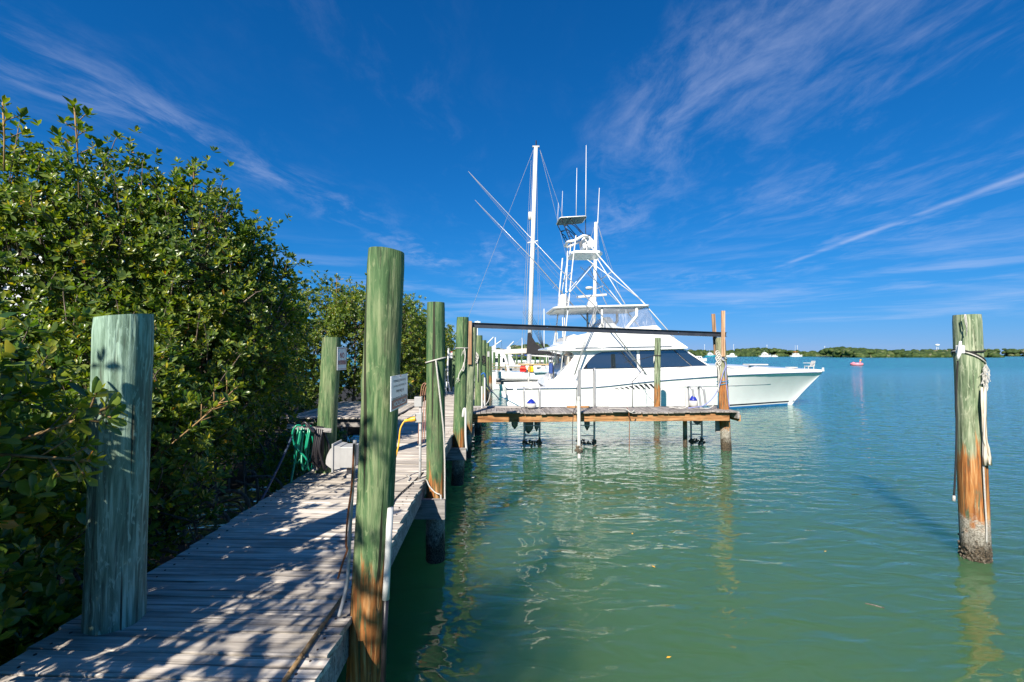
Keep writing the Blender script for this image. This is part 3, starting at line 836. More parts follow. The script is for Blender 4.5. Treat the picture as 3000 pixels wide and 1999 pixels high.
# salon side windows, windscreen, mullions
def side_panel(poly, name, mat, off, parent, th=0.012):
    for s in (-1, 1):
        a = [(x, s * (yb(z) + off), z) for x, z in poly]
        w_ = part(name, parent, mat, MB().prism(a, (0, 0, 0), (0, s * th, 0)), local=True)
        fr_pts = [(x, s * (yb(z) + off + th), z) for x, z in poly]
        g_ = part('gasket', parent, 'boot_black', MB().tube(fr_pts, 0.014, 5, closed=True), local=True, smooth=True); g_.parent = w_ if parent is yacht else parent
side_panel([(3.73, 2.02), (3.92, 2.28), (4.15, 2.55), (4.38, 2.71), (4.66, 2.80), (5.2, 2.83), (6.36, 2.865), (6.36, 2.06)], 'window', 'salon_glass', 0.004, house)
side_panel([(6.52, 2.06), (6.52, 2.87), (8.18, 2.915), (9.05, 2.125)], 'window', 'salon_glass', 0.004, house)
side_panel([(8.23, 2.915), (8.68, 2.93), (9.88, 2.13), (9.10, 2.125)], 'window', 'salon_glass', 0.004, house)
ws = MB().prism([(8.83, -1.80, 2.945), (8.83, 1.80, 2.945), (10.04, 1.90, 2.15), (10.04, -1.90, 2.15)], (0, 0, 0), (0.014, 0, 0.02))
part('windscreen', house, 'salon_glass', ws, local=True)
# aft bulkhead with door, in the shade of the overhang
part('aft_door', house, 'dark_panel', MB().box((3.1, 0.3, 1.75), (0.10, 0.8, 1.9)), local=True)
for y_ in (-1.55, 1.7):
    part('bulkhead_panel', house, 'cream', MB().box((3.02, y_, 1.65), (0.08, 1.0, 1.9)), local=True)
# flybridge
def yf(z): return 2.28 - 0.20 * (z - 2.9)
FP_ = [(1.97, 2.93), (1.99, 3.00), (2.28, 3.08), (2.62, 3.14), (2.85, 3.30), (3.04, 3.46), (3.35, 3.60), (3.72, 3.69), (4.6, 3.83), (5.6, 3.96), (7.37, 4.14), (7.61, 3.90), (8.42, 3.34), (8.82, 3.06), (8.80, 2.99), (7.13, 2.93), (4.9, 2.90), (2.76, 2.87)]
fly = tapered(FP_, yf, 'flybridge', 'gelcoat', bevel=0.025)
for s in (-1, 1):
    o = part('hand_rail', fly, 'steel', MB().tube([(3.3, s * 2.30, 3.02), (5.5, s * 2.30, 3.06), (8.0, s * 2.28, 3.10)], 0.018, 6), local=True, smooth=True)
    for x in (3.6, 5.0, 6.6, 7.7):
        part('rail_stanchion', fly, 'steel', MB().tube([(x, s * 2.24, 3.02 + (x - 3.3) * .017), (x, s * 2.30, 3.03 + (x - 3.3) * .017)], 0.012, 6), local=True)
part('seat_cover', fly, 'white_plastic', MB().loft([[(2.9 + 0.0, -1.7 + q * 3.4, 3.15), (3.0, -1.7 + q * 3.4, 3.55), (3.35, -1.7 + q * 3.4, 3.70), (3.6, -1.7 + q * 3.4, 3.62), (3.6, -1.7 + q * 3.4, 3.2)] for q in (0, .25, .5, .75, 1)]), local=True, smooth=True, autos=40)
part('helm_console', fly, 'gelcoat', MB().loft([[(4.6, y_, 3.8), (4.9, y_, 4.35), (5.15, y_, 4.62), (5.35, y_, 4.6), (5.7, y_, 4.15), (6.3, y_, 4.0)] for y_ in (-1.0, 0.0, 1.0)]), local=True, bevel=0.04)
# hardtop
def slab(prof, zt, th, name, mat, parent, slope=0.0):
    up = [(x, y, zt + slope * (x - prof[0][0])) for x, y in prof]
    return part(name, parent, mat, MB().prism(up, (0, 0, 0), (0, 0, -th)), local=True, bevel=0.02)
rr = []
for (cx, cy, a0) in ((6.8, 1.55, 0), (2.85, 1.40, 90), (2.85, -1.40, 180), (6.8, -1.55, 270)):
    for k in range(6):
        a = math.radians(a0 + k * 18); rad = 0.36 if cx > 4 else 0.50
        rr.append((cx + rad * math.cos(a), cy + rad * math.sin(a)))
hardtop = slab(rr, 5.18, 0.09, 'hardtop', 'cream', yacht, 0.026)
hardtop.data.materials[0] = MAT['white_paint']
rim = [(x, y, 5.18 + 0.026 * (x - rr[0][0]) - 0.13) for x, y in rr]
part('grab_rail', hardtop, 'steel', MB().tube([(cx * 0.94 + 0.28, cy * 0.92, z) for cx, cy, z in rim], 0.018, 6, closed=True), local=True, smooth=True)
part('hatch', hardtop, 'grey_plastic', MB().prism([(5.2, -0.5, 5.135), (6.3, -0.5, 5.16), (6.3, 0.6, 5.16), (5.2, 0.6, 5.135)], (0, 0, 0), (0, 0, -0.03)), local=True)
for s in (-1, 1):
    part('hardtop_post', yacht, 'white_paint', MB().tube([(4.76, s * 1.72, 3.8), (4.74, s * 1.72, 5.12)], 0.055, 8), local=True, smooth=True)
    part('hardtop_post', yacht, 'white_paint', MB().tube(catmull([(5.85, s * 1.74, 3.9), (6.40, s * 1.74, 4.52), (6.47, s * 1.74, 4.68), (6.45, s * 1.74, 5.16)], 4), 0.075, 8), local=True, smooth=True)
    part('curtain', yacht, 'clear_vinyl', MB().add([(4.78, s * 1.80, 5.08), (6.95, s * 1.72, 5.12), (7.48, s * 1.72, 4.18), (4.80, s * 1.84, 3.88)], [(0, 1, 2, 3)]), local=True)
part('curtain', yacht, 'clear_vinyl', MB().add([(6.95, -1.72, 5.12), (6.95, 1.72, 5.12), (7.48, 1.72, 4.18), (7.48, -1.72, 4.18)], [(0, 1, 2, 3)]), local=True)
# dome, open radar, small radome
part('satellite_dome', yacht, 'radome', MB().lathe((2.95, -0.95, 5.15), [(0.25, 0), (0.265, 0.22), (0.27, 0.34), (0.25, 0.46), (0.19, 0.56), (0.10, 0.61), (0.02, 0.625)], 20), local=True, smooth=True, autos=60)
part('satellite_dome', yacht, 'radome', MB().lathe((3.3, 1.0, 5.15), [(0.22, 0), (0.23, 0.22), (0.22, 0.36), (0.15, 0.46), (0.02, 0.5)], 20), local=True, smooth=True, autos=60)
rdr = part('radar_pedestal', yacht, 'radome', MB().loft([[(4.63 + dx_ * q, dy_ * q * 0.8, z) for dx_, dy_ in ((-1, -1), (1, -1), (1, 1), (-1, 1))] for q, z in ((0.26, 5.22), (0.24, 5.42), (0.14, 5.62), (0.12, 5.74))]), local=True, bevel=0.03)
part('radar_scanner', rdr, 'radome', MB().bar((3.80, -0.10, 5.73), (5.46, 0.10, 5.90), 0.13, 0.12), local=True, bevel=0.04)
# tuna tower
TW = 'white_paint'
def twleg(pts, r=0.029, name='tower_leg'):
    for s in (-1, 1):
        part(name, yacht, TW, MB().tube([(x, s * b, z) for x, b, z in pts], r, 8), local=True, smooth=True)
twleg([(8.66, 1.72, 3.2), (6.83, 1.60, 5.32), (5.4, 1.2, 6.90), (4.15, 0.62, 8.66)])
twleg([(2.55, 2.12, 1.12), (3.08, 1.70, 5.06), (3.42, 1.1, 7.4), (3.68, 0.60, 8.88)])
twleg([(2.86, 1.45, 3.1), (3.03, 1.25, 5.6), (3.20, 0.85, 8.0)], 0.032)
for k in range(24):
    f_ = k / 23; z = 3.4 + 4.4 * f_
    xa = 2.55 + (z - 1.12) * 0.1345; ba = lerp_tab([(1.12, 2.12), (5.06, 1.70), (7.4, 1.1), (8.9, .6)], z)
    xb = 2.86 + (z - 3.1) * 0.0695; bb = lerp_tab([(3.1, 1.45), (5.6, 1.25), (8.0, .85)], z)
    if k % 2 == 0:
        part('ladder_rung', yacht, 'steel', MB().tube([(xa, -ba, z), (xb, -bb, z)], 0.014, 5), local=True)
twleg([(4.75, 1.0, 7.60), (3.15, 1.55, 5.75)], 0.022, 'tower_brace')
twleg([(4.2, 0.95, 7.55), (6.72, 1.6, 5.45)], 0.020, 'tower_brace')
twleg([(4.72, 1.02, 7.55), (5.95, 1.55, 5.22)], 0.021, 'tower_brace')
for (a, b) in (((3.1, -1.6, 5.3), (3.1, 1.6, 5.3)), ((5.4, -1.2, 6.9), (5.4, 1.2, 6.9)), ((3.3, -1.25, 6.8), (3.3, 1.25, 6.8))):
    part('tower_brace', yacht, TW, MB().tube([a, b], 0.024, 6), local=True, smooth=True)
plat = part('tower_platform', yacht, 'gelcoat', MB().prism([(3.42, -0.62, 7.9), (3.62, -0.92, 7.9), (4.85, -0.92, 7.9), (5.08, -0.55, 7.9), (5.08, 0.55, 7.9), (4.85, 0.92, 7.9), (3.62, 0.92, 7.9), (3.42, 0.62, 7.9)], (0, 0, 0), (0, 0, 0.14)), local=True, bevel=0.03)
ringp = []
for (cx, cy, a0) in ((4.05, 0.36, 0), (3.55, 0.36, 90), (3.55, -0.36, 180), (4.05, -0.36, 270)):
    for k in range(5):
        a = math.radians(a0 + k * 22.5); ringp.append((cx + 0.28 * math.cos(a), cy + 0.28 * math.sin(a), 8.86 - (0.28 if cx < 3.8 else 0)))
part('belly_band', yacht, 'gelcoat', MB().tube(ringp, 0.075, 8, closed=True), local=True, smooth=True)
for (x, y_, zt) in ((3.4, .5, 8.55), (3.4, -.5, 8.55), (4.25, .5, 8.85), (4.25, -.5, 8.85)):
    part('stanchion', yacht, TW, MB().tube([(x, y_, 8.0), (x, y_, zt)], 0.026, 6), local=True)
tb = part('tower_helm', yacht, 'gelcoat', MB().loft([[(4.10, y_, 8.28), (4.02, y_, 8.72), (4.20, y_, 8.95), (4.45, y_, 8.92), (4.74, y_, 8.62), (4.70, y_, 8.36)] for y_ in (-0.40, 0.0, 0.40)]), local=True, bevel=0.04)
part('dash_cover', tb, 'black_metal', MB().box((4.36, 0, 8.98), (0.30, 0.6, 0.07)), local=True, bevel=0.02)
part('dash_panel', tb, 'grey_plastic', MB().prism([(4.105, -0.34, 8.32), (4.025, -0.34, 8.70), (4.025, 0.34, 8.70), (4.105, 0.34, 8.32)], (0, 0, 0), (-0.01, 0, 0)), local=True)
# sunshade over the tower
shade = part('sunshade', yacht, 'dark_panel', MB().prism([(2.92, -0.66, 9.76), (4.14, -0.62, 9.86), (4.22, -0.5, 9.866), (4.22, 0.5, 9.866), (4.14, 0.62, 9.86), (2.92, 0.66, 9.76), (2.84, 0.52, 9.755), (2.84, -0.52, 9.755)], (0, 0, 0), (0, 0, 0.03)), local=True)
part('rim', shade, 'gelcoat', MB().tube([(2.90, -0.68, 9.79), (4.16, -0.64, 9.89), (4.25, -0.5, 9.90), (4.25, 0.5, 9.90), (4.16, 0.64, 9.89), (2.90, 0.68, 9.79), (2.82, 0.52, 9.785), (2.82, -0.52, 9.785)], 0.03, 6, closed=True), local=True, smooth=True)
for s in (-1, 1):
    for pts in ([(2.90, s * .6, 9.75), (3.15, s * .55, 9.2), (3.42, s * .5, 8.6)], [(3.4, s * .58, 9.78), (3.8, s * .55, 9.3), (4.2, s * .5, 8.86)],
                [(3.05, s * .57, 9.40), (3.35, s * .57, 9.48), (3.60, s * .57, 9.40), (3.95, s * .52, 9.05)], [(3.12, s * .56, 9.28), (3.30, s * .55, 9.15), (3.35, s * .55, 9.02), (3.62, s * .5, 8.66)]):
        part('shade_strut', yacht, 'black_metal', MB().tube(catmull(pts, 4), 0.022, 6), local=True, smooth=True)
    for (a, b) in (((3.07, .57, 9.38), (3.22, .57, 9.40)), ((3.2, .55, 9.05), (3.36, .55, 9.05)), ((3.3, .53, 8.85), (3.48, .52, 8.85))):
        part('shade_strut', yacht, 'black_metal', MB().tube([(a[0], s * a[1], a[2]), (b[0], s * b[1], b[2])], 0.018, 6), local=True)
# whip antennas
for (x, y_, z0, z1, r0) in ((4.24, -0.35, 8.9, 13.75, 0.024), (3.86, 0.3, 9.85, 12.8, 0.020), (3.00, -0.2, 9.78, 11.35, 0.014), (2.86, 0.35, 9.78, 10.9, 0.014)):
    a = part('antenna', yacht, 'white_paint', MB().tube([(x, y_, z0 + (0.9 if z0 < 9 else 0)), (x + 0.02, y_, (z0 + z1) / 2), (x + 0.05, y_, z1)], [r0, r0 * 0.9, r0 * 0.6], 6), local=True, smooth=True)
    if z0 < 9: part('antenna_base', a, 'black_metal', MB().tube([(x, y_, z0 - 0.9), (x, y_, z0 + 0.92)], 0.022, 6), local=True)
# outriggers with spreaders
def outrigger(s, base, mid, tip):
    o = part('outrigger', yacht, 'aluminium', MB().tube([base, mid, tip], [0.036, 0.027, 0.010], 8), local=True, smooth=True)
    part('rigging_line', o, 'aluminium', MB().tube([tip, ((base[0] + tip[0]) / 2 + .12, base[1] - s * -0.10, (base[2] + tip[2]) / 2 - 0.16), base], 0.006, 4), local=True)
    part('rigging_line', o, 'aluminium', MB().tube([tip, ((base[0] + tip[0]) / 2 - .12, base[1], (base[2] + tip[2]) / 2 - 0.10), base], 0.005, 4), local=True)
    for f_ in (0.32, 0.62):
        q = Vector(base).lerp(Vector(tip), f_)
        part('spreader', o, 'aluminium', MB().tube([q + Vector((-.12, 0, -.12)), q + Vector((.12, 0, .12))], 0.010, 5), local=True)
outrigger(-1, (6.66, -2.52, 1.76), (4.22, -2.52, 4.99), (-1.80, -2.55, 11.36))
outrigger(1, (5.2, 2.5, 4.3), (1.61, 2.52, 8.37), (-1.68, 2.55, 11.74))
for dx_ in (0.0, 0.10):
    part('outrigger_strut', yacht, 'aluminium', MB().tube([(3.22 + dx_ * .3, -2.48, 1.74), (4.22 + dx_, -2.50, 4.90)], 0.022, 6), local=True, smooth=True)
part('outrigger_strut', yacht, 'aluminium', MB().tube([(4.5, -1.85, 5.1), (4.2, -2.5, 4.98)], 0.02, 6), local=True)
# engine-room vents
vent = part('side_vent', yacht, 'gelcoat', MB().add([(5.08, -hull_b(5.08, 1.03) - 0.006, 1.03), (7.62, -hull_b(7.62, 1.05) - 0.006, 1.05), (7.25, -hull_b(7.25, 1.34) - 0.006, 1.33), (6.9, -hull_b(6.9, 1.33) - .006, 1.31), (5.4, -hull_b(5.4, 1.12) - 0.006, 1.13)], [(0, 1, 2, 3, 4)]), local=True)
for k in range(9):
    x = 5.30 + k * 0.25; h0 = 0.05 + 0.20 * min(1, k / 6)
    q = [(x, 1.055), (x + 0.075, 1.055), (x - 0.02 - h0 * 0.5, 1.06 + h0), (x - 0.17 - h0 * 0.5, 1.06 + h0)]
    part('slot_shade', vent, 'black_metal', MB().add([(a, -hull_b(a, z) - 0.011, z) for a, z in q], [(0, 1, 2, 3)]), local=True)  # flat black shape paints the shade inside each vent slot
# bow fittings
part('anchor_roller', yacht, 'gelcoat', MB().loft([[(16.7, -.10, 1.80), (16.7, .10, 1.80), (16.7, .10, 1.90), (16.7, -.10, 1.90)], [(17.25, -.06, 1.80), (17.25, .06, 1.80), (17.25, .06, 1.86), (17.25, -.06, 1.86)]]), local=True)
part('anchor_roller', yacht, 'gelcoat', MB().box((17.22, 0, 1.92), (0.06, 0.10, 0.14)), local=True, bevel=.01)
part('deck_hatch', yacht, 'white_plastic', MB().box((13.3, -0.3, 2.17), (1.0, 0.7, 0.06)), local=True, bevel=.02)
part('deck_hatch', yacht, 'white_plastic', MB().box((15.4, -0.1, 2.01), (0.45, 0.4, 0.05)), local=True, bevel=.02)
ch = part('bow_chair', yacht, 'white_plastic', MB().box((16.45, 0, 2.07), (0.34, 0.36, 0.04)), local=True, bevel=.01)
part('backrest', ch, 'white_plastic', MB().loft([[(16.60, -.17, 2.07), (16.60, .17, 2.07), (16.63, .17, 2.07), (16.63, -.17, 2.07)], [(16.68, -.14, 2.36), (16.68, .14, 2.36), (16.71, .14, 2.36), (16.71, -.14, 2.36)]]), local=True)
for (x, y_) in ((16.31, -.15), (16.31, .15), (16.60, -.15), (16.60, .15)):
    part('leg', ch, 'white_plastic', MB().tube([(x, y_, 1.86), (x, y_, 2.07)], 0.02, 6), local=True)
for s in (-1, 1):
    part('armrest', ch, 'white_plastic', MB().tube([(16.26, s * .19, 2.24), (16.64, s * .17, 2.24)], 0.018, 6), local=True)
part('deck_cleat', yacht, 'steel', MB().tube([(12.0, -1.9, 2.12), (12.3, -1.8, 2.14)], 0.03, 6), local=True)
part('bow_line', yacht, 'rope_black', MB().tube(catmull([(9.9, -1.9, 2.17), (10.9, -2.2, 2.06), (12.1, -1.95, 2.10)], 5), 0.012, 5), local=True)
# cockpit gear: ladder to the flybridge, rods, fighting chair
for y_ in (-1.5, -1.05):
    part('fly_ladder_rail', yacht, 'white_paint', MB().tube([(2.0, y_, 0.65), (2.55, y_, 3.0)], 0.022, 6), local=True)
for k in range(7):
    part('ladder_rung', yacht, 'white_paint', MB().box((2.05 + k * .072, -1.27, 0.9 + k * .30), (0.10, 0.44, 0.03)), local=True)
for k in range(5):
    part('fishing_rod', yacht, 'black_metal', MB().tube([(2.0 + k * .02, -0.7 + k * .25, 3.02), (1.75 - k * .05, -0.75 + k * .27, 4.0), (1.2 - k * .06, -0.8 + k * .3, 5.0)], [0.016, 0.010, 0.005], 5), local=True)
for k in range(6):
    part('rod_holder', yacht, 'steel', MB().tube([(2.35, -2.05 + k * .1, 1.2), (2.30, -2.05 + k * .1, 2.1 + .05 * k)], 0.02, 6), local=True)
cr = part('tackle_rack', yacht, 'canvas_blue', MB().box((2.20, -1.7, 2.02), (0.16, 0.30, 0.50)), local=True, bevel=.02)
fc = part('fighting_chair', yacht, 'white_plastic', MB().box((1.0, 0, 1.05), (0.5, 0.5, 0.08)), local=True, bevel=.02)
part('pedestal', fc, 'steel', MB().tube([(1.0, 0, 0.62), (1.0, 0, 1.03)], 0.05, 8), local=True)
part('backrest', fc, 'white_plastic', MB().box((1.24, 0, 1.34), (0.06, 0.46, 0.42)), local=True, bevel=.02)

# ================================================================== THINGS ON AND AROUND THE DOCK
def text_mesh(txt, size, bold=0.0):
    cu = bpy.data.curves.new('lettering', 'FONT'); cu.body = txt; cu.size = size; cu.align_x = 'CENTER'; cu.align_y = 'CENTER'; cu.offset = bold
    ob = bpy.data.objects.new('lettering', cu); COL.objects.link(ob)
    dg = bpy.context.evaluated_depsgraph_get(); dg.update()
    me = bpy.data.meshes.new_from_object(ob.evaluated_get(dg))
    bpy.data.objects.remove(ob); bpy.data.curves.remove(cu)
    return me
def letter(parent, txt, width, height, mat, M, bold=0.0):
    """M maps text plane (x right, y up, z out) to the parent's local space"""
    me = text_mesh(txt, 1.0, bold)
    xs = [v.co.x for v in me.vertices]; ys_ = [v.co.y for v in me.vertices]
    w_ = max(xs) - min(xs); h_ = max(ys_) - min(ys_); cx = (max(xs) + min(xs)) / 2; cy = (max(ys_) + min(ys_)) / 2
    for v in me.vertices: v.co = M @ Vector(((v.co.x - cx) * width / w_, (v.co.y - cy) * height / h_, 0))
    me.materials.clear(); me.materials.append(MAT[mat])
    o = bpy.data.objects.new('lettering', me); COL.objects.link(o); o.parent = parent
    return o
# --- ATTENTION sign, fixed upside down to the leaning piling
A0 = at(1134.5, 1207, 2.66); A1 = at(1183.5, 1184.6, 3.075)
ac = (A0 + A1) / 2 + Vector((0.020, 0, 0.103))
wy = (A1 - A0).length; sz = 0.206
sign1 = thing('warning_sign', ac, 'upside-down white ATTENTION mooring prohibited sign with a red band', 'sign')
part('plate', sign1, 'sign_white', MB().box(ac, (0.006, wy, sz)), bevel=0.001)
def pl(dy_, dz_, out=0.0045): return Matrix.Translation((out, dy_, dz_)) @ Matrix(((0, 0, 1), (-1, 0, 0), (0, -1, 0))).to_4x4()
part('band', sign1, 'sign_red', MB().box(ac + Vector((0.0035, 0, -sz / 2 + 0.036)), (0.0012, wy * 0.93, 0.054)))
letter(sign1, 'ATTENTION', wy * 0.76, 0.027, 'sign_white', pl(0, -sz / 2 + 0.036, 0.0052), 0.02)
letter(sign1, 'Mooring Prohibited', wy * 0.84, 0.028, 'sign_black', pl(0, -0.036), 0.01)
letter(sign1, 'In This Area', wy * 0.46, 0.023, 'sign_black', pl(0, 0.004), 0.01)
letter(sign1, 'Per Florida Department of', wy * 0.76, 0.018, 'sign_black', pl(0, 0.040))
letter(sign1, 'Environmental Protection', wy * 0.74, 0.018, 'sign_black', pl(0, 0.068))
part('screw', sign1, 'rust', MB().lathe(ac + Vector((0.003, 0.015, 0.098)), [(0.006, 0), (0.005, 0.003)], 8, axis='X'))
# --- NO MOORING sign
B0 = at(985, 1086, 6.15); B1 = at(1012, 1083, 6.43)
bc = (B0 + B1) / 2 + Vector((0.012, 0, 0.157)); bw = (B1 - B0).length; bh = 0.314
sign2 = thing('warning_sign', bc, 'small white NO MOORING sign with faded red lettering', 'sign')
rot2 = Matrix.Rotation(math.atan2(B1.y - B0.y, B1.x - B0.x) - math.pi / 2, 4, 'Z')
sign2.rotation_euler = (0, 0, math.atan2(B1.y - B0.y, B1.x - B0.x) - math.pi / 2)
def pl2(dy_, dz_, out=0.0045): return Matrix.Translation((out, dy_, dz_)) @ Matrix(((0, 0, 1), (1, 0, 0), (0, 1, 0))).to_4x4()
part('plate', sign2, 'sign_white', MB().box((0, 0, 0), (0.006, bw, bh)), local=True, bevel=0.002)
fm = MB()
for (y_, z_, a, b) in ((0, bh / 2 - .016, bw * .9, .006), (0, -bh / 2 + .016, bw * .9, .006), (bw / 2 - .012, 0, .005, bh * .9), (-bw / 2 + .012, 0, .005, bh * .9)):
    fm.box((0.0036, y_, z_), (0.001, a, b))
part('border', sign2, 'sign_red', fm, local=True)
letter(sign2, 'NO', bw * 0.46, 0.075, 'sign_red', pl2(0.0, 0.045), 0.02)
part('band', sign2, 'sign_faded', MB().box((0.0036, 0.0, -0.052), (0.001, bw * 0.84, 0.062)), local=True)
letter(sign2, 'MOORING', bw * 0.74, 0.05, 'sign_red', pl2(0.0, -0.052, 0.0052))
# --- small far notice
nt_ = at(1320, 1040, 20.3)
s3 = thing('notice_board', nt_, 'tiny red and white notice on a distant piling down the dock', 'sign')
part('plate', s3, 'sign_white', MB().box(nt_, (0.17, 0.012, 0.30)))
part('band', s3, 'sign_red', MB().box(nt_ + Vector((0, -0.008, 0.125)), (0.168, 0.004, 0.045)))
for k in range(4): part('text_line', s3, 'grey_plastic', MB().box(nt_ + Vector((0, -0.008, 0.06 - k * .045)), (0.13, 0.004, 0.014)))

# --- electric post with two boxes and the yellow shore cord
e0 = atz(1242, 1384, DECK); ex, ey = e0.x, 6.05
ep = thing('electric_post', (ex, ey, DECK), 'grey conduit with two small electric boxes beside the second upright piling', 'electric post')
def zat(py, Y): return at(1500, py, Y).z
part('conduit', ep, 'grey_plastic', MB().tube([(ex, ey, DECK), (ex + .01, ey, DECK + .08), (ex + .01, ey, zat(1190, ey))], 0.017, 10), smooth=True)
part('outlet_box', ep, 'grey_plastic', MB().box((ex - 0.008, ey, (zat(1210, ey) + zat(1237, ey)) / 2), (0.088, 0.075, 0.125)), bevel=.006)
part('outlet_box', ep, 'grey_plastic', MB().box((ex - 0.016, ey, (zat(1163, ey) + zat(1191, ey)) / 2), (0.098, 0.075, 0.13)), bevel=.006)
for zz in (1262, 1305, 1350): part('conduit_strap', ep, 'aluminium', MB().lathe((ex + .01, ey, zat(zz, ey)), [(0.021, 0), (0.021, .02)], 10))
part('flip_cover', ep, 'aluminium', MB().bar((ex - .05, ey - .03, zat(1212, ey)), (ex - .16, ey - .04, zat(1224, ey)), 0.07, 0.006))
zp = zat(1226, ey)
cord = thing('shore_power_cord', (ex - .1, ey - .05, DECK), 'yellow shore power cord plugged into the lower electric box', 'power cord')
part('plug', cord, 'cord_yellow', MB().tube([(ex - 0.05, ey - .03, zp), (ex - 0.11, ey - .04, zp - .01), (ex - 0.125, ey - .04, zp - .012), (ex - 0.19, ey - .05, zp - .03)], [0.034, 0.034, 0.027, 0.018], 12), smooth=True, autos=40)
cp = [(ex - .19, ey - .05, zp - .03), (ex - .235, ey - .08, zp - .13), (ex - .25, ey - .12, zp - .35), (ex - .30, ey - .20, DECK + .20), (ex - .33, ey - .42, DECK + .02), atz(1150, 1452, DECK + .015), atz(1130, 1520, DECK + .015), atz(1105, 1590, DECK + .015)]
part('cable', cord, 'cord_yellow', MB().tube(catmull(cp, 6), 0.0105, 8), smooth=True)
tag(obj('black_cable', MB().tube(catmull([atz(1240, 1384, DECK + .012), atz(1205, 1418, DECK + .012), atz(1160, 1460, DECK + .012), atz(1140, 1500, DECK + .012)], 5), 0.008, 6), 'rope_black', loc=atz(1240, 1384, DECK)), 'thin black cable lying on the deck from the electric post', 'cable')
# rusty wire stand behind the boxes
wr = thing('wire_stand', at(1235, 1165, 7.2), 'rusty bent wire rack behind the electric boxes', 'rack')
for k in range(4):
    x0 = at(1231 + k * 6, 1160, 7.2 + k * .08); zt = at(1231, 1128 + 3 * k, 7.2).z
    part('hoop', wr, 'rust_wire', MB().tube(catmull([x0 + Vector((-.03, 0, -.75)), x0 + Vector((0, 0, -.1)), Vector((x0.x + .035, x0.y, zt)), Vector((x0.x + .12, x0.y, zt - .01)), x0 + Vector((.15, 0, -.1)), x0 + Vector((.15, 0, -.75))], 4), 0.007, 6), smooth=True)
part('cross_wire', wr, 'rust_wire', MB().tube([at(1231, 1158, 7.2), at(1252, 1158, 7.45)], 0.006, 5))

# --- grey hooded box low beside the NO MOORING piling
gb = at(1000, 1335, 5.95)
box = thing('grey_hooded_box', Vector((gb.x, gb.y, DECK)), 'pale grey plastic box with a rounded hood low on the deck behind the leaning piling', 'plastic box')
bx0, bx1 = at(1003, 1335, 5.95).x, at(1042, 1335, 5.95).x
zb0, zb1 = at(1000, 1366, 5.95).z, at(1000, 1306, 5.95).z
part('body', box, 'grey_plastic', MB().box(((bx0 + bx1) / 2, 5.98, (zb0 + zb1) / 2), (bx1 - bx0, 0.26, zb1 - zb0)), bevel=.008)
hood = []
for (x, za, zc) in ((1005, 1304, 1368), (992, 1302, 1370), (986, 1303, 1371), (975, 1312, 1366), (965, 1330, 1360), (961, 1345, 1356)):
    X = at(x, 1335, 5.95).x; z1 = at(1000, za, 5.95).z; z0 = at(1000, zc, 5.95).z
    d_ = 0.13 - 0.03 * max(0, (985 - x) / 24)
    hood.append([(X, 5.98 - d_, z0), (X, 5.98 + d_, z0), (X, 5.98 + d_, z1), (X, 5.98 - d_, z1)])
part('hood', box, 'grey_plastic', MB().loft(hood), smooth=True, autos=35)
xf = at(984, 1335, 5.95).x
part('flange', box, 'grey_plastic', MB().box((xf, 5.98, (at(0, 1296, 5.95).z + at(0, 1378, 5.95).z) / 2), (0.022, 0.30, at(0, 1296, 5.95).z - at(0, 1378, 5.95).z)), bevel=.004)
part('leg', box, 'grey_timber', MB().box(((bx0 + bx1) / 2, 6.03, (DECK + zb0) / 2), (0.09, 0.07, zb0 - DECK)))

# --- hose rack and hoses
r0 = at(841, 1250, 6.05); r1 = at(971, 1262, 6.22)
rack = thing('hose_rack', (r0 + r1) / 2, 'short weathered stick nailed across the NO MOORING piling to hang hoses', 'hose rack')
part('crossbar', rack, 'grey_timber', MB().bar(r0, r1, 0.06, 0.05), bevel=.004)
part('upright', rack, 'grey_timber', MB().bar(at(930, 1300, 6.22), at(926, 1378, 6.22), 0.045, 0.05, up=(0, 1, 0)))
def coil(px0, px1, n, top, bot, r, mat, name, label, seed, tail=None):
    rq_ = random.Random(seed)
    mids = at((px0 + px1) / 2, bot, 6.1)
    t_ = thing(name, mids, label, 'hose')
    for k in range(n):
        px = px0 + (px1 - px0) * (k + 0.5) / n + rq_.uniform(-3, 3)
        f_ = (px - 841) / 130.0; Yc = 6.05 + 0.17 * f_
        py_ = 1250 + 12 * f_
        b = bot - rq_.uniform(0, 26); wd = rq_.uniform(0.028, 0.05)
        c = at(px, py_, Yc); lo = at(px + rq_.uniform(-8, 8), b, Yc)
        z_ = lambda s_: c.z + 0.035 + (lo.z - c.z - 0.035) * s_
        loop = [(c.x, c.y - 0.05, z_(0.15)), (c.x - .01, c.y, z_(0)), (c.x, c.y + .05, z_(.15)), (lo.x + .02, c.y + wd + .02, z_(.55)), (lo.x, c.y + .04, z_(.93)), (lo.x - .005, c.y - .02, z_(1)), (lo.x - .02, c.y - wd - .01, z_(.85)), (c.x - .015, c.y - wd - .04, z_(.5))]
        cl = catmull([Vector(p) for p in loop + loop[:1]], 5)[:-1]
        part('loop', t_, mat, MB().tube(cl, r, 8, closed=True), smooth=True)
    if tail: part('tail', t_, mat, MB().tube(catmull(tail, 7), r, 8), smooth=True)
    return t_
coil(876, 918, 5, 1250, 1378, 0.0125, 'hose_green', 'garden_hose', 'coiled bright green hose hanging from the hose rack', 1,
     [at(882, 1248, 6.0), at(868, 1248, 5.97), at(857, 1268, 5.95), at(862, 1305, 5.94), at(880, 1325, 5.93), at(897, 1345, 5.93), at(900, 1365, 5.93), at(890, 1378, 5.93), at(884, 1360, 5.95), at(884, 1330, 6.0)])
coil(924, 950, 4, 1250, 1384, 0.015, 'hose_black', 'garden_hose', 'coiled black hose hanging on the piling end of the hose rack', 2,
     [at(884, 1246, 6.06), at(892, 1238, 6.03), at(902, 1245, 6.02), at(913, 1262, 6.02), at(921, 1266, 6.03)])
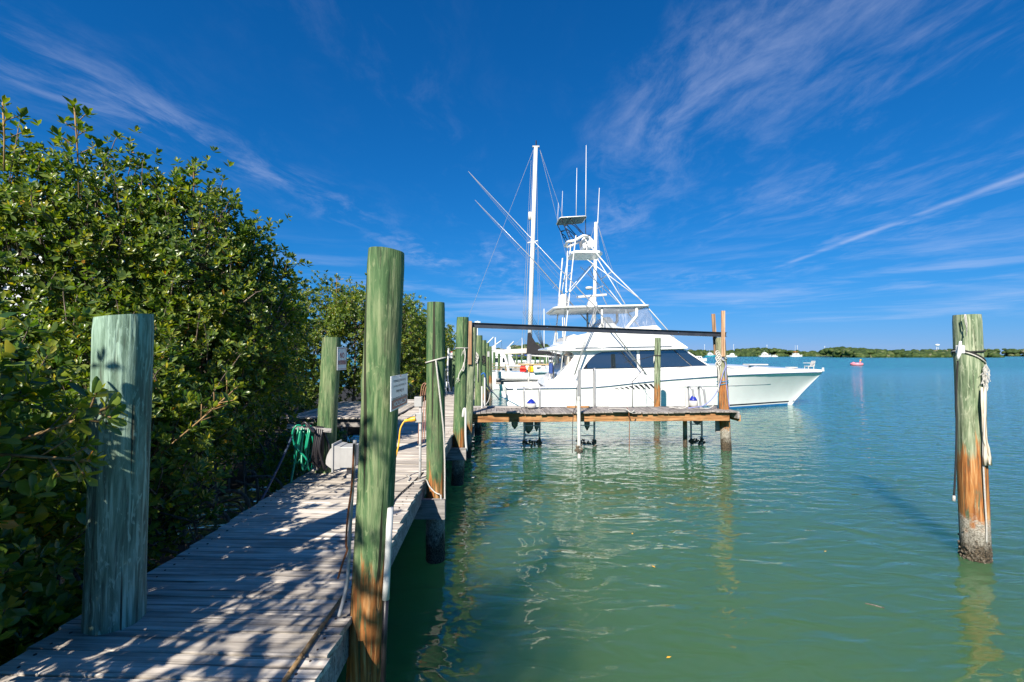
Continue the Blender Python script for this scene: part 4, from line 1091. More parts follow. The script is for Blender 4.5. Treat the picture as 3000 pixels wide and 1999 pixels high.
tag(obj('hose', MB().tube(catmull([at(880, 1262, 6.02), at(868, 1330, 5.95), at(853, 1412, 5.85), at(852, 1430, 5.85)], 6), 0.0135, 8), 'hose_green', loc=at(852, 1430, 5.85), smooth=True), 'straight length of green hose hanging from the rack to the deck edge', 'hose')
tag(obj('hose', MB().tube(catmull([at(862, 1262, 6.02), at(838, 1320, 5.8), at(800, 1400, 5.5), at(757, 1482, 5.15), at(748, 1500, 5.1)], 6), 0.0145, 8), 'hose_navy', loc=at(757, 1482, 5.15), smooth=True), 'taut dark navy hose running from the rack down to the deck edge', 'hose')

# --- fittings on the leaning piling
tag(obj('conduit_pipe', MB().tube(catmull([at(1040, 1290, 2.95), at(1034, 1400, 2.92), at(1028, 1500, 2.90), at(1022, 1620, 2.89), at(1018, 1695, 2.88), at(1008, 1750, 2.87), at(993, 1806, 2.84)], 5), 0.0115, 10), 'grey_plastic', loc=at(993, 1806, 2.84), smooth=True), 'thin grey conduit running up the left side of the leaning piling', 'pipe')
rope('rope', [at(1037, 1300, 2.90), at(1031, 1420, 2.88), at(1019, 1510, 2.86), at(1014, 1590, 2.86), at(1017, 1612, 2.86), at(1007, 1640, 2.85), at(990, 1695, 2.85)], 0.0062, 'rope_rust', 'rust-brown rope hanging down the left of the leaning piling')
k0 = at(990, 1693, 2.85)
tag(obj('wooden_stick', MB().tube([atz(1004, 1748, DECK + .018), atz(905, 1890, DECK + .018), atz(790, 2060, DECK + .018)], [0.010, 0.0125, 0.0135], 8), 'stick_wood', loc=atz(905, 1890, DECK), smooth=True), 'long brown stick lying along the edge of the near deck', 'stick')
fpb = thing('fender_pipe', at(1127, 1990, 2.88), 'split white pipe on black tube guarding the water side of the leaning piling', 'pipe')
part('white_sleeve', fpb, 'pvc', MB().tube([at(1143, 1487, 2.90), at(1138, 1600, 2.89), at(1133, 1700, 2.885), at(1130, 1756, 2.88)], [0.021, 0.020, 0.021, 0.023], 12), smooth=True)
part('black_tube', fpb, 'hose_black', MB().tube([at(1131, 1752, 2.88), at(1126, 1880, 2.87), at(1120, 2080, 2.86)], 0.0165, 10), smooth=True)
# --- ropes on the dock pilings
def ringrope(pil, z, r_off, mat, name, label, rr=0.011, tilt=0.0, drop=None):
    M_ = pil.location; z0 = z
    ax = pil
    # axis centre at height z from the mesh's rings
    vs_ = [v.co for v in pil.data.vertices]
    top = max(v.z for v in vs_)
    lowc = Vector((0, 0, 0)); seg_ = 40
    near_ = [v for v in vs_ if abs(v.z + M_.z - z) < (top / 44) * 0.9]
    c = Vector((sum(v.x for v in near_) / len(near_), sum(v.y for v in near_) / len(near_), 0)) + Vector((M_.x, M_.y, 0))
    rad = sum(math.hypot(v.x + M_.x - c.x, v.y + M_.y - c.y) for v in near_) / len(near_) + r_off
    t_ = thing(name, Vector((c.x, c.y - rad, z)), label, 'rope')
    pts = [Vector((c.x + rad * math.cos(a), c.y + rad * math.sin(a), z + tilt * math.cos(a))) for a in [2 * math.pi * k / 28 for k in range(28)]]
    part('loop', t_, mat, MB().tube(pts, rr, 6, closed=True), smooth=True)
    return t_, c, rad
t_, c, rad = ringrope(p_2, zat(1056, 5.98), 0.010, 'rope_white', 'mooring_rope', 'white rope looped round the piling beside the electric boxes, its tail hanging down', 0.011, 0.035)
part('tail', t_, 'rope_white', MB().tube(catmull([at(1277, 1057, 5.96), at(1283, 1110, 5.93), at(1292, 1190, 5.92), at(1300, 1270, 5.93), at(1303, 1360, 5.94), at(1303, 1440, 5.94), at(1303, 1482, 5.93), at(1296, 1486, 5.9), at(1291, 1450, 5.9)], 6), 0.011, 8), smooth=True)
rope('rope', [atz(1191, 1392, DECK + .012), atz(1200, 1400, DECK + .02), atz(1196, 1412, DECK + .012), atz(1225, 1411, DECK + .012), atz(1247, 1405, DECK + .012), at(1258, 1425, 5.95), at(1275, 1443, 5.92), at(1289, 1449, 5.90)], 0.009, 'rope_white', 'frayed white rope end lying on the deck edge by the electric post')
t_, c, rad = ringrope(p_3, zat(1020, 9.5), 0.008, 'rope_white', 'mooring_rope', 'white rope round the piling before the finger pier, ending in a frayed tassel', 0.009, 0.0)
part('tail', t_, 'rope_white', MB().tube(catmull([at(1361, 1021, 9.44), at(1363, 1040, 9.42), at(1361, 1060, 9.42), at(1357, 1075, 9.42), at(1346, 1095, 9.42), at(1342, 1112, 9.42)], 5), [0.010] * 11 + [0.011, 0.012, 0.014, 0.016, 0.020, 0.022, 0.022, 0.020, 0.018, 0.016, 0.014, 0.010, 0.008, 0.006, 0.005][:15], 6) if False else MB().tube(catmull([at(1361, 1021, 9.44), at(1363, 1040, 9.42), at(1361, 1060, 9.42), at(1357, 1075, 9.42), at(1346, 1095, 9.42), at(1342, 1112, 9.42)], 5), 0.012, 6), smooth=True)
part('loop', t_, 'rope_white', MB().tube(catmull([at(1359, 1062, 9.42), at(1355, 1080, 9.42), at(1357, 1088, 9.42), at(1360, 1080, 9.42), at(1360, 1062, 9.42)], 5), 0.009, 6), smooth=True)
fz = MB(); rq_ = random.Random(9)
for k in range(16):
    a = at(1360, 1024, 9.42) if k < 8 else at(1343, 1105, 9.42)
    b = a + Vector((rq_.uniform(-.06, .04), rq_.uniform(-.03, 0), -rq_.uniform(.03, .16)))
    fz.tube([a, (a + b) / 2 + Vector((rq_.uniform(-.02, .02), 0, 0)), b], 0.003, 4)
o = part('frayed_ends', t_, 'rope_white', fz); o['kind'] = 'stuff'
t_ = thing('mooring_rope', at(1397, 1050, 15.35), 'bunched white rope hung on the first piling behind the steel beam', 'rope')
for k in range(5):
    q = at(1396 + rq_.uniform(-3, 3), 1040 + k * 4, 15.33)
    part('loop', t_, 'rope_white', MB().tube([q + Vector((0.06 * math.cos(a), -.01 * k, 0.09 * math.sin(a))) for a in [2 * math.pi * j / 12 for j in range(12)]], 0.014, 5, closed=True), smooth=True)
part('tail', t_, 'rope_white', MB().tube([at(1399, 1050, 15.33), at(1400, 1118, 15.33)], 0.014, 6), smooth=True)
t_ = thing('rope_coil', at(1416, 1055, 19.35), 'black rope coil on the second piling behind the steel beam', 'rope')
for k in range(3):
    q = at(1416, 1050 + k * 4, 19.33)
    part('loop', t_, 'rope_black', MB().tube([q + Vector((0.10 * math.cos(a), -.02 * k, 0.10 * math.sin(a))) for a in [2 * math.pi * j / 12 for j in range(12)]], 0.022, 5, closed=True), smooth=True)
tag(obj('meter_box', MB().box(at(1431, 1038, 25.8), (0.13, 0.10, 0.30)), 'grey_plastic', loc=at(1431, 1038, 25.8), bevel=.01), 'small grey box on the third piling behind the steel beam', 'electric box')
# pvc pipes by the finger pier root
tag(obj('pvc_pipe', MB().tube(catmull([at(1356, 1222, 9.42), at(1358, 1203, 9.42), at(1362, 1198, 9.42), at(1364, 1210, 9.42), at(1364, 1280, 9.42), at(1367, 1322, 9.42)], 5), 0.024, 10), 'pvc', loc=at(1367, 1322, 9.42), smooth=True), 'bent white pipe hugging the base of the piling before the finger pier', 'pipe')
for k, (px, y0, y1, Y, lb) in enumerate(((1412, 1132, 1200, 13.2, 'shorter of two white pipes standing at the root of the finger pier'), (1420, 1103, 1200, 13.6, 'taller of two white pipes standing at the root of the finger pier'))):
    tag(obj('pvc_pipe', MB().tube([at(px, y1, Y), at(px, y0, Y)], 0.027, 10), 'pvc', loc=at(px, y1, Y), smooth=True, autos=40), lb, 'pipe', 'white pipes at the finger pier root')
rope('rope', [at(1410, 1098, 13.5), at(1418, 1094, 13.45), at(1424, 1110, 13.6), at(1426, 1130, 14.5), at(1440, 1146, 17), at(1452, 1158, 19.5), at(1462, 1170, 21.0)], 0.022, 'rope_blue', 'bright blue line slung from the dock pilings to the yacht stern')
rope('rope', [at(1464, 1160, 21.3), at(1478, 1168, 19.5), at(1505, 1182, 16.0), at(1530, 1196, 13.6)], 0.016, 'rope_teal', 'dark blue line running from the yacht stern corner down to the finger pier')
rope('rope', [at(1424, 1185, 15.0), at(1432, 1172, 15.4), at(1437, 1150, 16.2), at(1445, 1143, 18), at(1462, 1141, 21.2)], 0.015, 'rope_white', 'pale line looping from the dock to the yacht stern rail')

# --- white folding ladder leaning far down the dock
wl_ = thing('dock_ladder', at(1310, 1150, 18.5), 'white tubular ladder leaning on the mangrove side far down the dock', 'ladder')
for (a, b, c_) in (((1302, 1083), (1303, 1110), (1308, 1155)), ((1314, 1020), (1311, 1100), (1318, 1148))):
    part('rail', wl_, 'white_paint', MB().tube(catmull([at(*a, 18.5), at(*b, 18.5), at(*c_, 18.5)], 4), 0.035, 8), smooth=True)
for y_ in (1085, 1112, 1135): part('rung', wl_, 'white_paint', MB().tube([at(1303, y_, 18.5), at(1314, y_ - 1, 18.5)], 0.02, 6))

# ================================================================== ON THE FINGER PIER
def barn(mb, c, r, n, rq_):
    for k in range(n):
        q = Vector(c) + Vector((rq_.gauss(0, r * .55), rq_.gauss(0, r * .55), rq_.gauss(0, r * .9)))
        rad = rq_.uniform(.016, .036)
        mb.lathe(q, [(rad * .5, -rad), (rad, -rad * .2), (rad * .9, rad * .3), (rad * .4, rad)], 6)
rq_ = random.Random(12)
def ladder(name, label, pxs, top, hooks, Yn, lean=0.0):
    """two rails that rise above the deck, hook over and run down into the water on the yacht side"""
    zt = at(0, top, Yn).z
    xa, xb = at(pxs[0], 1190, Yn).x, at(pxs[1], 1190, Yn).x
    t_ = thing(name, Vector(((xa + xb) / 2, Yn, FZ)), label, 'ladder', 'aluminium swim ladders on the finger pier')
    for x in (xa, xb):
        pts = [(x, Yn - hooks, FZ), (x + lean * .6, Yn - hooks, zt - .12), (x + lean, Yn - hooks * .7, zt - .02), (x + lean, Yn, zt), (x + lean, Yn + hooks * .7, zt - .03), (x + lean * .8, Yn + hooks, zt - .14), (x + lean * .2 + .01, Yn + hooks, FZ - .2), (x, Yn + hooks, 0.0), (x, Yn + hooks, -0.35)]
        part('rail', t_, 'aluminium', MB().tube(catmull(pts, 5), 0.030, 10), smooth=True)
    for z_ in (0.62, 0.32, 0.06): part('rung', t_, 'aluminium', MB().box(((xa + xb) / 2, Yn + hooks, z_), (abs(xb - xa), 0.06, 0.022)))
    bm_ = MB()
    for x in (xa, xb): barn(bm_, (x, Yn + hooks, 0.13), 0.06, 26, rq_)
    for k in range(5): barn(bm_, (xa + (xb - xa) * (k + .5) / 5, Yn + hooks, 0.10), 0.045, 8, rq_)
    o = part('barnacles', t_, 'barnacle', bm_, smooth=True); o['kind'] = 'stuff'
    return t_, xa, xb, zt
Yl = 13.35
l1, xa, xb, zt = ladder('swim_ladder', 'low aluminium ladder with a top bar at the dock end of the finger pier', (1536, 1581), 1139, 0.12, Yl)
part('top_bar', l1, 'aluminium', MB().tube([(xa, Yl, zt), (xb, Yl, zt)], 0.022, 8), smooth=True)
ladder('swim_ladder', 'tall narrow-hooped aluminium ladder behind the white post on the finger pier', (1698, 1742), 1081, 0.10, Yl + 0.05)
ladder('swim_ladder', 'leaning aluminium ladder near the outer end of the finger pier', (2030, 2062), 1133, 0.16, Yl + 0.2, -0.10)
def fender(base, h_, r, label, tilt=0.0, top='fender_blue', body='white_plastic', grp='blue-tipped fenders on the finger pier', rope_to=None):
    t_ = thing('boat_fender', base, label, 'fender', grp)
    b = Vector(base)
    part('body', t_, body, MB().lathe(b, [(r * .35, 0), (r * .8, h_ * .06), (r, h_ * .22), (r, h_ * .42), (r * .86, h_ * .58)], 18), smooth=True)
    part('cone', t_, top, MB().lathe(b, [(r * .90, h_ * .56), (r * .80, h_ * .64), (r * .5, h_ * .84), (r * .20, h_ * .97), (r * .1, h_)], 18), smooth=True)
    if rope_to: part('lanyard', t_, 'rope_white', MB().tube(catmull([b + Vector((0, 0, h_)), (b + Vector((0, 0, h_)) + Vector(rope_to)) / 2 + Vector((.015, 0, 0)), Vector(rope_to)], 4), 0.010, 6), smooth=True)
    return t_
f0 = at(1557, 1197, 13.05); fender((f0.x, 13.15, FZ + .003), 0.27, 0.15, 'blue-tipped white fender standing inside the low ladder', rope_to=((xa + xb) / 2, Yl, zt))
f1 = at(2036, 1190, 13.3); fender((f1.x, 13.42, FZ + .003), 0.36, 0.13, 'blue-tipped white fender inside the leaning ladder near the pier end')
for k, (px, Yk, zc, r, hh, lb) in enumerate(((1508, 13.75, 0.62, 0.10, 0.36, 'grey weedy fender hanging under the pier nearest the dock'), (1548, 13.8, 0.50, 0.155, 0.52, 'large dark-tipped fender hanging under the low ladder'), (1572, 13.78, 0.55, 0.07, 0.42, 'thin dark fender beside the large one under the low ladder'), (1720, 13.8, 0.58, 0.085, 0.46, 'slim grey fender hanging under the tall narrow ladder'), (2043, 13.85, 0.72, 0.13, 0.34, 'round grey fender under the leaning ladder'))):
    c_ = at(px, 1260, Yk); b = Vector((c_.x, Yk, zc - .1))
    t_ = thing('boat_fender', b, lb, 'fender', 'weedy fenders hanging below the finger pier')
    part('body', t_, 'fender_grey', MB().lathe(b, [(r * .55, 0), (r * .9, hh * .12), (r, hh * .3), (r, hh * .8), (r * .7, hh * .95), (r * .2, hh)], 14), smooth=True)
    part('end_cap', t_, 'hose_black', MB().lathe(b, [(r * .12, -hh * .14), (r * .4, -hh * .06), (r * .62, .02)], 12), smooth=True)
    part('lanyard', t_, 'rope_black', MB().tube([b + Vector((0, 0, hh)), Vector((b.x, 13.5, FZ - .02))], 0.009, 5))
# white post standing in the water in front of the pier
wp = thing('white_post', at(1695, 1320, 12.02), 'white pipe post standing in the water against the near side of the finger pier', 'pipe')
part('pipe', wp, 'pvc', MB().tube([at(1697, 1345, 12.02), at(1696, 1300, 12.02), at(1695.5, 1162, 12.02)], 0.046, 14), smooth=True, autos=40)
part('collar', wp, 'white_plastic', MB().lathe(at(1695.5, 1164, 12.02), [(0.056, -.075), (0.056, 0)], 14), smooth=True, autos=40)
bm_ = MB(); barn(bm_, at(1696.5, 1318, 12.02), 0.06, 60, rq_); o = part('barnacles', wp, 'barnacle', bm_, smooth=True); o['kind'] = 'stuff'
part('steel_hoop', wp, 'aluminium', MB().tube(catmull([at(1693, 1165, 12.03), at(1694, 1095, 12.03), at(1698, 1082, 12.03), at(1701, 1095, 12.03), at(1700, 1165, 12.03)], 5), 0.020, 8), smooth=True)
# second slim post behind the ladder at the end
tag(obj('pvc_pipe', MB().tube([at(2012, 1195, 13.5), at(2011, 1138, 13.5)], 0.045, 12), 'pvc', loc=at(2012, 1195, 13.5), smooth=True, autos=40), 'short wide white pipe beside the leaning ladder at the pier end', 'pipe')
# hanging lines in front of the pier
rope('rope', [at(1690, 1130, 13.2), at(1687, 1190, 12.6), at(1681, 1205, 12.08), at(1677, 1260, 12.05), at(1677, 1328, 12.05)], 0.009, 'rope_black', 'thin black line dropping from the pier into the water left of the white post')
rope('rope', [at(1836, 1195, 12.3), at(1842, 1208, 12.1), at(1844, 1260, 12.06), at(1843, 1330, 12.06)], 0.009, 'rope_rust', 'thin brown line dropping into the water from the middle of the pier')
rope('rope', [at(1858, 1203, 12.14), at(1850, 1209, 12.06), at(1843, 1206, 12.06), at(1836, 1200, 12.2), at(1815, 1198, 12.5), at(1790, 1197, 12.9), at(1782, 1200, 12.8)], 0.014, 'rope_white', 'white rope strewn over the middle of the finger pier deck')
rope('rope', [at(1853, 1192, 13.3), at(1854, 1140, 13.9), at(1852, 1118, 14.6), at(1857, 1114, 15.2), at(1886, 1082, 21.6)], 0.012, 'rope_black', 'black line from the pier to the foot of the outrigger')
rope('rope', [at(1988, 1195, 12.75), at(2000, 1193, 12.8), at(2010, 1195, 12.7), at(1995, 1197, 12.6), at(1975, 1195, 12.8), at(1960, 1193, 12.9), at(1975, 1191, 13.1)], 0.013, 'rope_white', 'small heap of white rope on the deck left of the leaning ladder')
rope('rope', [at(2016, 1196, 12.7), at(2040, 1193, 12.7), at(2060, 1189, 12.75), at(2085, 1170, 12.8), at(2104, 1140, 12.82), at(2118, 1095, 12.80), at(2126, 1070, 12.82), at(2117, 1050, 12.82)], 0.013, 'rope_lilac', 'lilac line sweeping from the end piling down to the pier deck')
rope('rope', [at(2128, 1070, 12.85), at(2126, 1100, 12.83), at(2131, 1150, 12.83), at(2137, 1195, 12.85)], 0.012, 'rope_lilac', 'straight lilac line down the right side of the end piling')
t_, c, rad = ringrope(p_end, zat(1118, 12.85), 0.012, 'rope_teal', 'mooring_rope', 'teal rope wrapped twice round the end piling', 0.012, 0.02)
part('loop', t_, 'rope_teal', MB().tube([Vector((c.x + rad * math.cos(a), c.y + rad * math.sin(a), zat(1125, 12.85) + .04 * math.cos(a))) for a in [2 * math.pi * k / 24 for k in range(24)]], 0.012, 6, closed=True), smooth=True)
part('tail', t_, 'rope_teal', MB().tube([at(2107, 1127, 12.82), at(2104, 1160, 12.82), at(2104, 1196, 12.82)], 0.012, 6), smooth=True)
t_, c, rad = ringrope(p_end, zat(1048, 12.85), 0.014, 'rope_white', 'mooring_rope', 'bundle of white rope knotted round the end piling below the steel beam', 0.016, -0.05)
for k in range(7):
    q = at(2102 + (k % 3) * 2.2, 1036 + k * 5.5, 12.80)
    part('loop', t_, 'rope_white', MB().tube([q + Vector((0.045 * math.cos(a) + .01 * math.sin(2 * a), -.012 * (k % 3), 0.075 * math.sin(a))) for a in [2 * math.pi * j / 12 for j in range(12)]], 0.015, 5, closed=True), smooth=True)
for (a, b, m_) in (((2102, 1070), (2105, 1150), (2106, 1108)), ((2105, 1070), (2106, 1130), (2105, 1100)), ((2112, 1052), (2103, 1150), (2109, 1090)), ((2111, 1040), (2124, 1058), (2116, 1054))):
    part('strand', t_, 'rope_white', MB().tube(catmull([at(*a, 12.81), at(*m_, 12.79), at(*b, 12.80)], 4), 0.012, 6), smooth=True)
rope('rope', [at(2100, 1160, 12.8), at(2096, 1175, 12.78), at(2088, 1190, 12.75), at(2075, 1197, 12.65), at(2050, 1196, 12.6)], 0.013, 'rope_white', 'white line curling onto the deck at the foot of the end piling')
rope('rope', [at(2046, 1194, 12.9), at(2062, 1190, 13.0), at(2076, 1193, 12.9), at(2084, 1196, 12.75), at(2068, 1196, 12.7), at(2056, 1192, 13.0)], 0.014, 'rope_teal', 'teal rope heap at the outer end of the pier deck')
t_, c, rad = ringrope(p_mid, zat(1042, 18.55), 0.006, 'rope_black', 'mooring_rope', 'black line tied round the piling between pier and yacht', 0.022, 0.0)
part('frayed_tail', t_, 'rope_white', MB().tube([at(1916.5, 1044, 18.55), at(1916, 1056, 18.53), at(1915, 1064, 18.53)], [0.02, 0.03, 0.012], 6), smooth=True)
part('line', t_, 'rope_black', MB().tube(catmull([at(1916, 1042, 18.6), at(1880, 1052, 19.6), at(1830, 1062, 21.5)], 5), 0.012, 5))

# ================================================================== THE LONE MOORING PILING'S GEAR
YR = 5.985
cl = thing('dock_cleat', at(2812, 1030, YR), 'white metal cleat fixed upright on the lone mooring piling', 'cleat')
part('horn', cl, 'white_paint', MB().tube([at(2814, 1000, YR - .03), at(2812, 1015, YR - .035), at(2812, 1030, YR - .04), at(2808, 1043, YR - .04), at(2806, 1055, YR - .035)], [0.013, 0.018, 0.026, 0.019, 0.013], 10), smooth=True)
part('foot', cl, 'white_paint', MB().box(at(2813, 1024, YR - .01), (0.07, 0.07, 0.11)), bevel=.012)
t_, c, rad = ringrope(p_right, zat(1030, 6.0), 0.012, 'rope_black', 'mooring_rope', 'black line wrapped round the lone mooring piling under the cleat', 0.012, 0.01)
part('loop', t_, 'rope_black', MB().tube([Vector((c.x + rad * math.cos(a), c.y + rad * math.sin(a), zat(1040, 6.0) - .09 * math.cos(a) - .02)) for a in [2 * math.pi * k / 24 for k in range(24)]], 0.012, 6, closed=True), smooth=True)
part('loop', t_, 'rope_white', MB().tube([Vector((c.x + (rad + .004) * math.cos(a), c.y + (rad + .004) * math.sin(a), zat(1046, 6.0) - .10 * math.cos(a) - .02)) for a in [2 * math.pi * k / 24 for k in range(24)]], 0.010, 6, closed=True), smooth=True)
part('tail', t_, 'rope_black', MB().tube(catmull([at(2806, 1058, YR), at(2802, 1150, YR), at(2802, 1280, YR), at(2799, 1380, YR), at(2795, 1452, YR)], 5), 0.011, 6), smooth=True)
part('tail_end', t_, 'rope_white', MB().tube([at(2795, 1452, YR), at(2794, 1468, YR)], [0.014, 0.020], 8), smooth=True)
t_ = thing('frayed_rope', at(2885, 1120, 5.98), 'frayed white rope end and thin line on the right of the lone mooring piling', 'rope')
part('strand', t_, 'rope_white', MB().tube(catmull([at(2888, 1070, 5.98), at(2886, 1110, 5.97), at(2882, 1220, 5.97), at(2880, 1330, 5.97), at(2885, 1450, 5.97), at(2890, 1540, 5.98), at(2890, 1590, 5.99)], 5), 0.010, 6), smooth=True)
fz = MB()
for k in range(46):
    a = at(2886 + rq_.uniform(-3, 4), 1066 + rq_.uniform(0, 45), 5.965)
    b = a + Vector((rq_.gauss(-.02, .035), rq_.uniform(-.04, .0), -rq_.uniform(.05, .20)))
    fz.tube([a, (a + b) / 2 + Vector((rq_.uniform(-.03, .03), 0, 0)), b], 0.0042, 4)
o = part('frayed_ends', t_, 'rope_white', fz); o['kind'] = 'stuff'
t_ = thing('chafe_cloth', at(2888, 1362, 5.97), 'pale strip of canvas chafe cloth hanging down the right of the lone mooring piling', 'cloth')
rows = []
for (y_, x0, x1) in ((1135, 2874, 2889), (1180, 2873, 2890), (1225, 2876, 2890), (1270, 2877, 2891), (1290, 2879, 2893), (1310, 2880, 2898), (1340, 2880, 2903), (1364, 2882, 2906)):
    rows.append([at(x0 + (x1 - x0) * j / 6, y_, 5.955 + 0.022 * math.sin(j * 1.7 + y_ * .03)) for j in range(7)])
mbc = MB(); mbc.loft(rows, caps=False, closed=False)
o = part('strip', t_, 'cream', mbc, smooth=True); sm = o.modifiers.new('thick', 'SOLIDIFY'); sm.thickness = 0.006
t_ = thing('string_scrap', at(2828, 930, 6.0), 'short scrap of white string stuck near the top of the lone mooring piling', 'string')
for pts in ([(2826, 921), (2828, 945), (2834, 972)], [(2829, 921), (2833, 950), (2831, 985)]):
    part('strand', t_, 'rope_white', MB().tube([at(a, b, 5.985) for a, b in pts], 0.006, 5), smooth=True)
# oyster crust at the foot of the lone piling
bm_ = MB()
for k in range(170):
    a = rq_.uniform(0, 2 * math.pi); zz = abs(rq_.gauss(0, .13)); q = Vector((p_right.location.x - .012 + .152 * math.cos(a), p_right.location.y + .152 * math.sin(a), zz - .05))
    rad_ = rq_.uniform(.008, .02); bm_.lathe(q, [(rad_ * .6, -rad_), (rad_, 0), (rad_ * .3, rad_)], 5)
o = tag(obj('oyster_crust', bm_, 'barnacle', p_right, smooth=True)); o['kind'] = 'stuff'
# flotsam
for k, (px, py, s_, rz_, lb) in enumerate(((1952, 1928, .055, .3, 'orange fallen leaf floating in the open foreground water'), (1852, 1566, .06, 1.2, 'orange fallen leaf floating below the middle of the pier'), (1920, 1663, .06, 2.2, 'yellow fallen leaf floating halfway between pier and foreground'), (2416, 1617, .05, .6, 'small yellow leaf floating left of the lone mooring piling'))):
    q = atz(px, py, 0.006)
    o = obj('floating_leaf', MB().add([(0, 0, 0), (s_ * .4, s_ * .22, .004), (s_, 0, .002), (s_ * .4, -s_ * .22, .004)], [(0, 1, 2), (0, 2, 3)]), 'cord_yellow', loc=q, local=True); o.rotation_euler = (0, 0, rz_)
    tag(o, lb, 'leaf', 'fallen leaves on the water')
tag(obj('floating_stick', MB().tube([atz(2535, 1768, .005), atz(2560, 1773, .008), atz(2591, 1782, .005)], 0.0042, 6), 'bark', loc=atz(2560, 1773, 0)), 'thin brown stick floating left of the lone mooring piling', 'stick')

# ================================================================== MANGROVES
NR = np.random.default_rng(5)
LT = np.array([(0, 0, 0), (0.5, 0, -0.045), (1, 0, 0.0), (0.26, 0.30, 0.015), (0.66, 0.50, 0.03), (0.26, -0.30, 0.015), (0.66, -0.50, 0.03)])
LF = [(0, 1, 4, 3), (1, 2, 4), (0, 5, 6, 1), (1, 6, 2)]
def vnoise(p, seed):
    # cheap smooth 3-D noise from a few rotated sines
    r_ = np.random.default_rng(seed)
    out = np.zeros(len(p))
    for k in range(6):
        f_ = r_.normal(size=3) * (1.0 + 0.8 * k); out += np.sin(p @ f_ + r_.uniform(0, 6.28)) / (1 + 0.7 * k)
    return out / 2.6
def norm(a): return a / np.maximum(np.linalg.norm(a, axis=1, keepdims=True), 1e-9)

def rosettes(blobs, n, seed, keep):
    """points and outward axes over the union of ellipsoids"""
    r_ = np.random.default_rng(seed)
    B = np.array([tuple(b) + (1.0,) * (7 - len(b)) for b in blobs], float)
    area = (B[:, 3] * B[:, 4] + B[:, 4] * B[:, 5] + B[:, 3] * B[:, 5]) * B[:, 6]
    P, O = [], []
    tot = 0
    per = 9
    while tot < n:
        m = int(n * 1.2 / per) + 60
        i = r_.choice(len(B), m, p=area / area.sum())
        d = norm(r_.normal(size=(m, 3)))
        rad = 1.04 - np.abs(r_.normal(0, 0.20, m))
        rad = np.where(r_.random(m) < 0.16, r_.random(m) ** 0.5, rad)
        bump = 1 + 0.20 * vnoise(d * 2.2 + B[i, :3] * 0.9, 3) + 0.13 * vnoise(d * 6 + B[i, :3], 4)
        c = B[i, :3] + d * B[i, 3:6] * (rad * bump)[:, None]
        out = norm(d / B[i, 3:6])
        sp_ = r_.uniform(0.09, 0.21, m)
        # each spray: leaf whorls round a branch end, stretched outwards and up
        off = r_.normal(size=(m, per, 3)) * sp_[:, None, None] + (out * 0.5 + np.array([[0, 0, 0.6]]))[:, None, :] * (r_.normal(0, 0.10, (m, per, 1)))
        p = (c[:, None, :] + off).reshape(-1, 3)
        oo = norm(np.repeat(out, per, 0) * 0.8 + off.reshape(-1, 3) * 2.4)
        # drop points deep inside some other blob
        inside = np.zeros(len(p))
        for b in B:
            q = (p - b[:3]) / b[3:6]; inside = np.maximum(inside, 1 - np.linalg.norm(q, axis=1))
        ok = (inside < 0.40 + 0.25 * (r_.random(len(p)) < .2)) & keep(p)
        P.append(p[ok]); O.append(oo[ok]); tot += ok.sum()
    P = np.concatenate(P); O = np.concatenate(O)
    k_ = r_.permutation(len(P))[:n]
    return P[k_], O[k_]

def leaves_for(P, A, seed, size=0.095, lo=6, hi=10):
    """leaf frames: origin, dir, side, normal, length, width, tint"""
    r_ = np.random.default_rng(seed)
    n = len(P)
    cnt = r_.integers(lo, hi, n)
    idx = np.repeat(np.arange(n), cnt)
    k = np.concatenate([np.arange(c) for c in cnt]); m = len(idx)
    ax = A[idx]
    ref = np.where(np.abs(ax[:, 2:3]) < 0.9, np.array([[0, 0, 1.0]]), np.array([[1.0, 0, 0]]))
    e1 = norm(np.cross(ax, ref)); e2 = np.cross(ax, e1)
    ang = k * 2.4 + r_.uniform(0, 6.28, n)[idx] + r_.normal(0, 0.25, m)
    frac = k / cnt[idx]
    tilt = np.radians(28 + 52 * frac + r_.normal(0, 12, m))
    rad = e1 * np.cos(ang)[:, None] + e2 * np.sin(ang)[:, None]
    d = norm(ax * np.cos(tilt)[:, None] + rad * np.sin(tilt)[:, None] + r_.normal(0, 0.10, (m, 3)))
    s = norm(np.cross(d, ax + r_.normal(0, 0.15, (m, 3))))
    nn = np.cross(s, d)
    o = P[idx] - ax * (frac * 0.055 * size / 0.095)[:, None]
    ln = size * r_.uniform(0.72, 1.22, m) * (0.75 + 0.35 * np.minimum(frac * 2, 1))
    wd = ln * r_.uniform(0.40, 0.52, m)
    base = r_.normal(0, 0.10, n)[idx]
    tint = np.clip(0.50 + base + r_.normal(0, 0.16, m) - 0.14 * frac + 0.16 * (frac < 0.2), 0.02, 0.93)
    yel = r_.random(m); tint = np.where(yel > 0.992, r_.uniform(0.95, 1.0, m), tint)
    return o, d, s, nn, ln, wd, tint

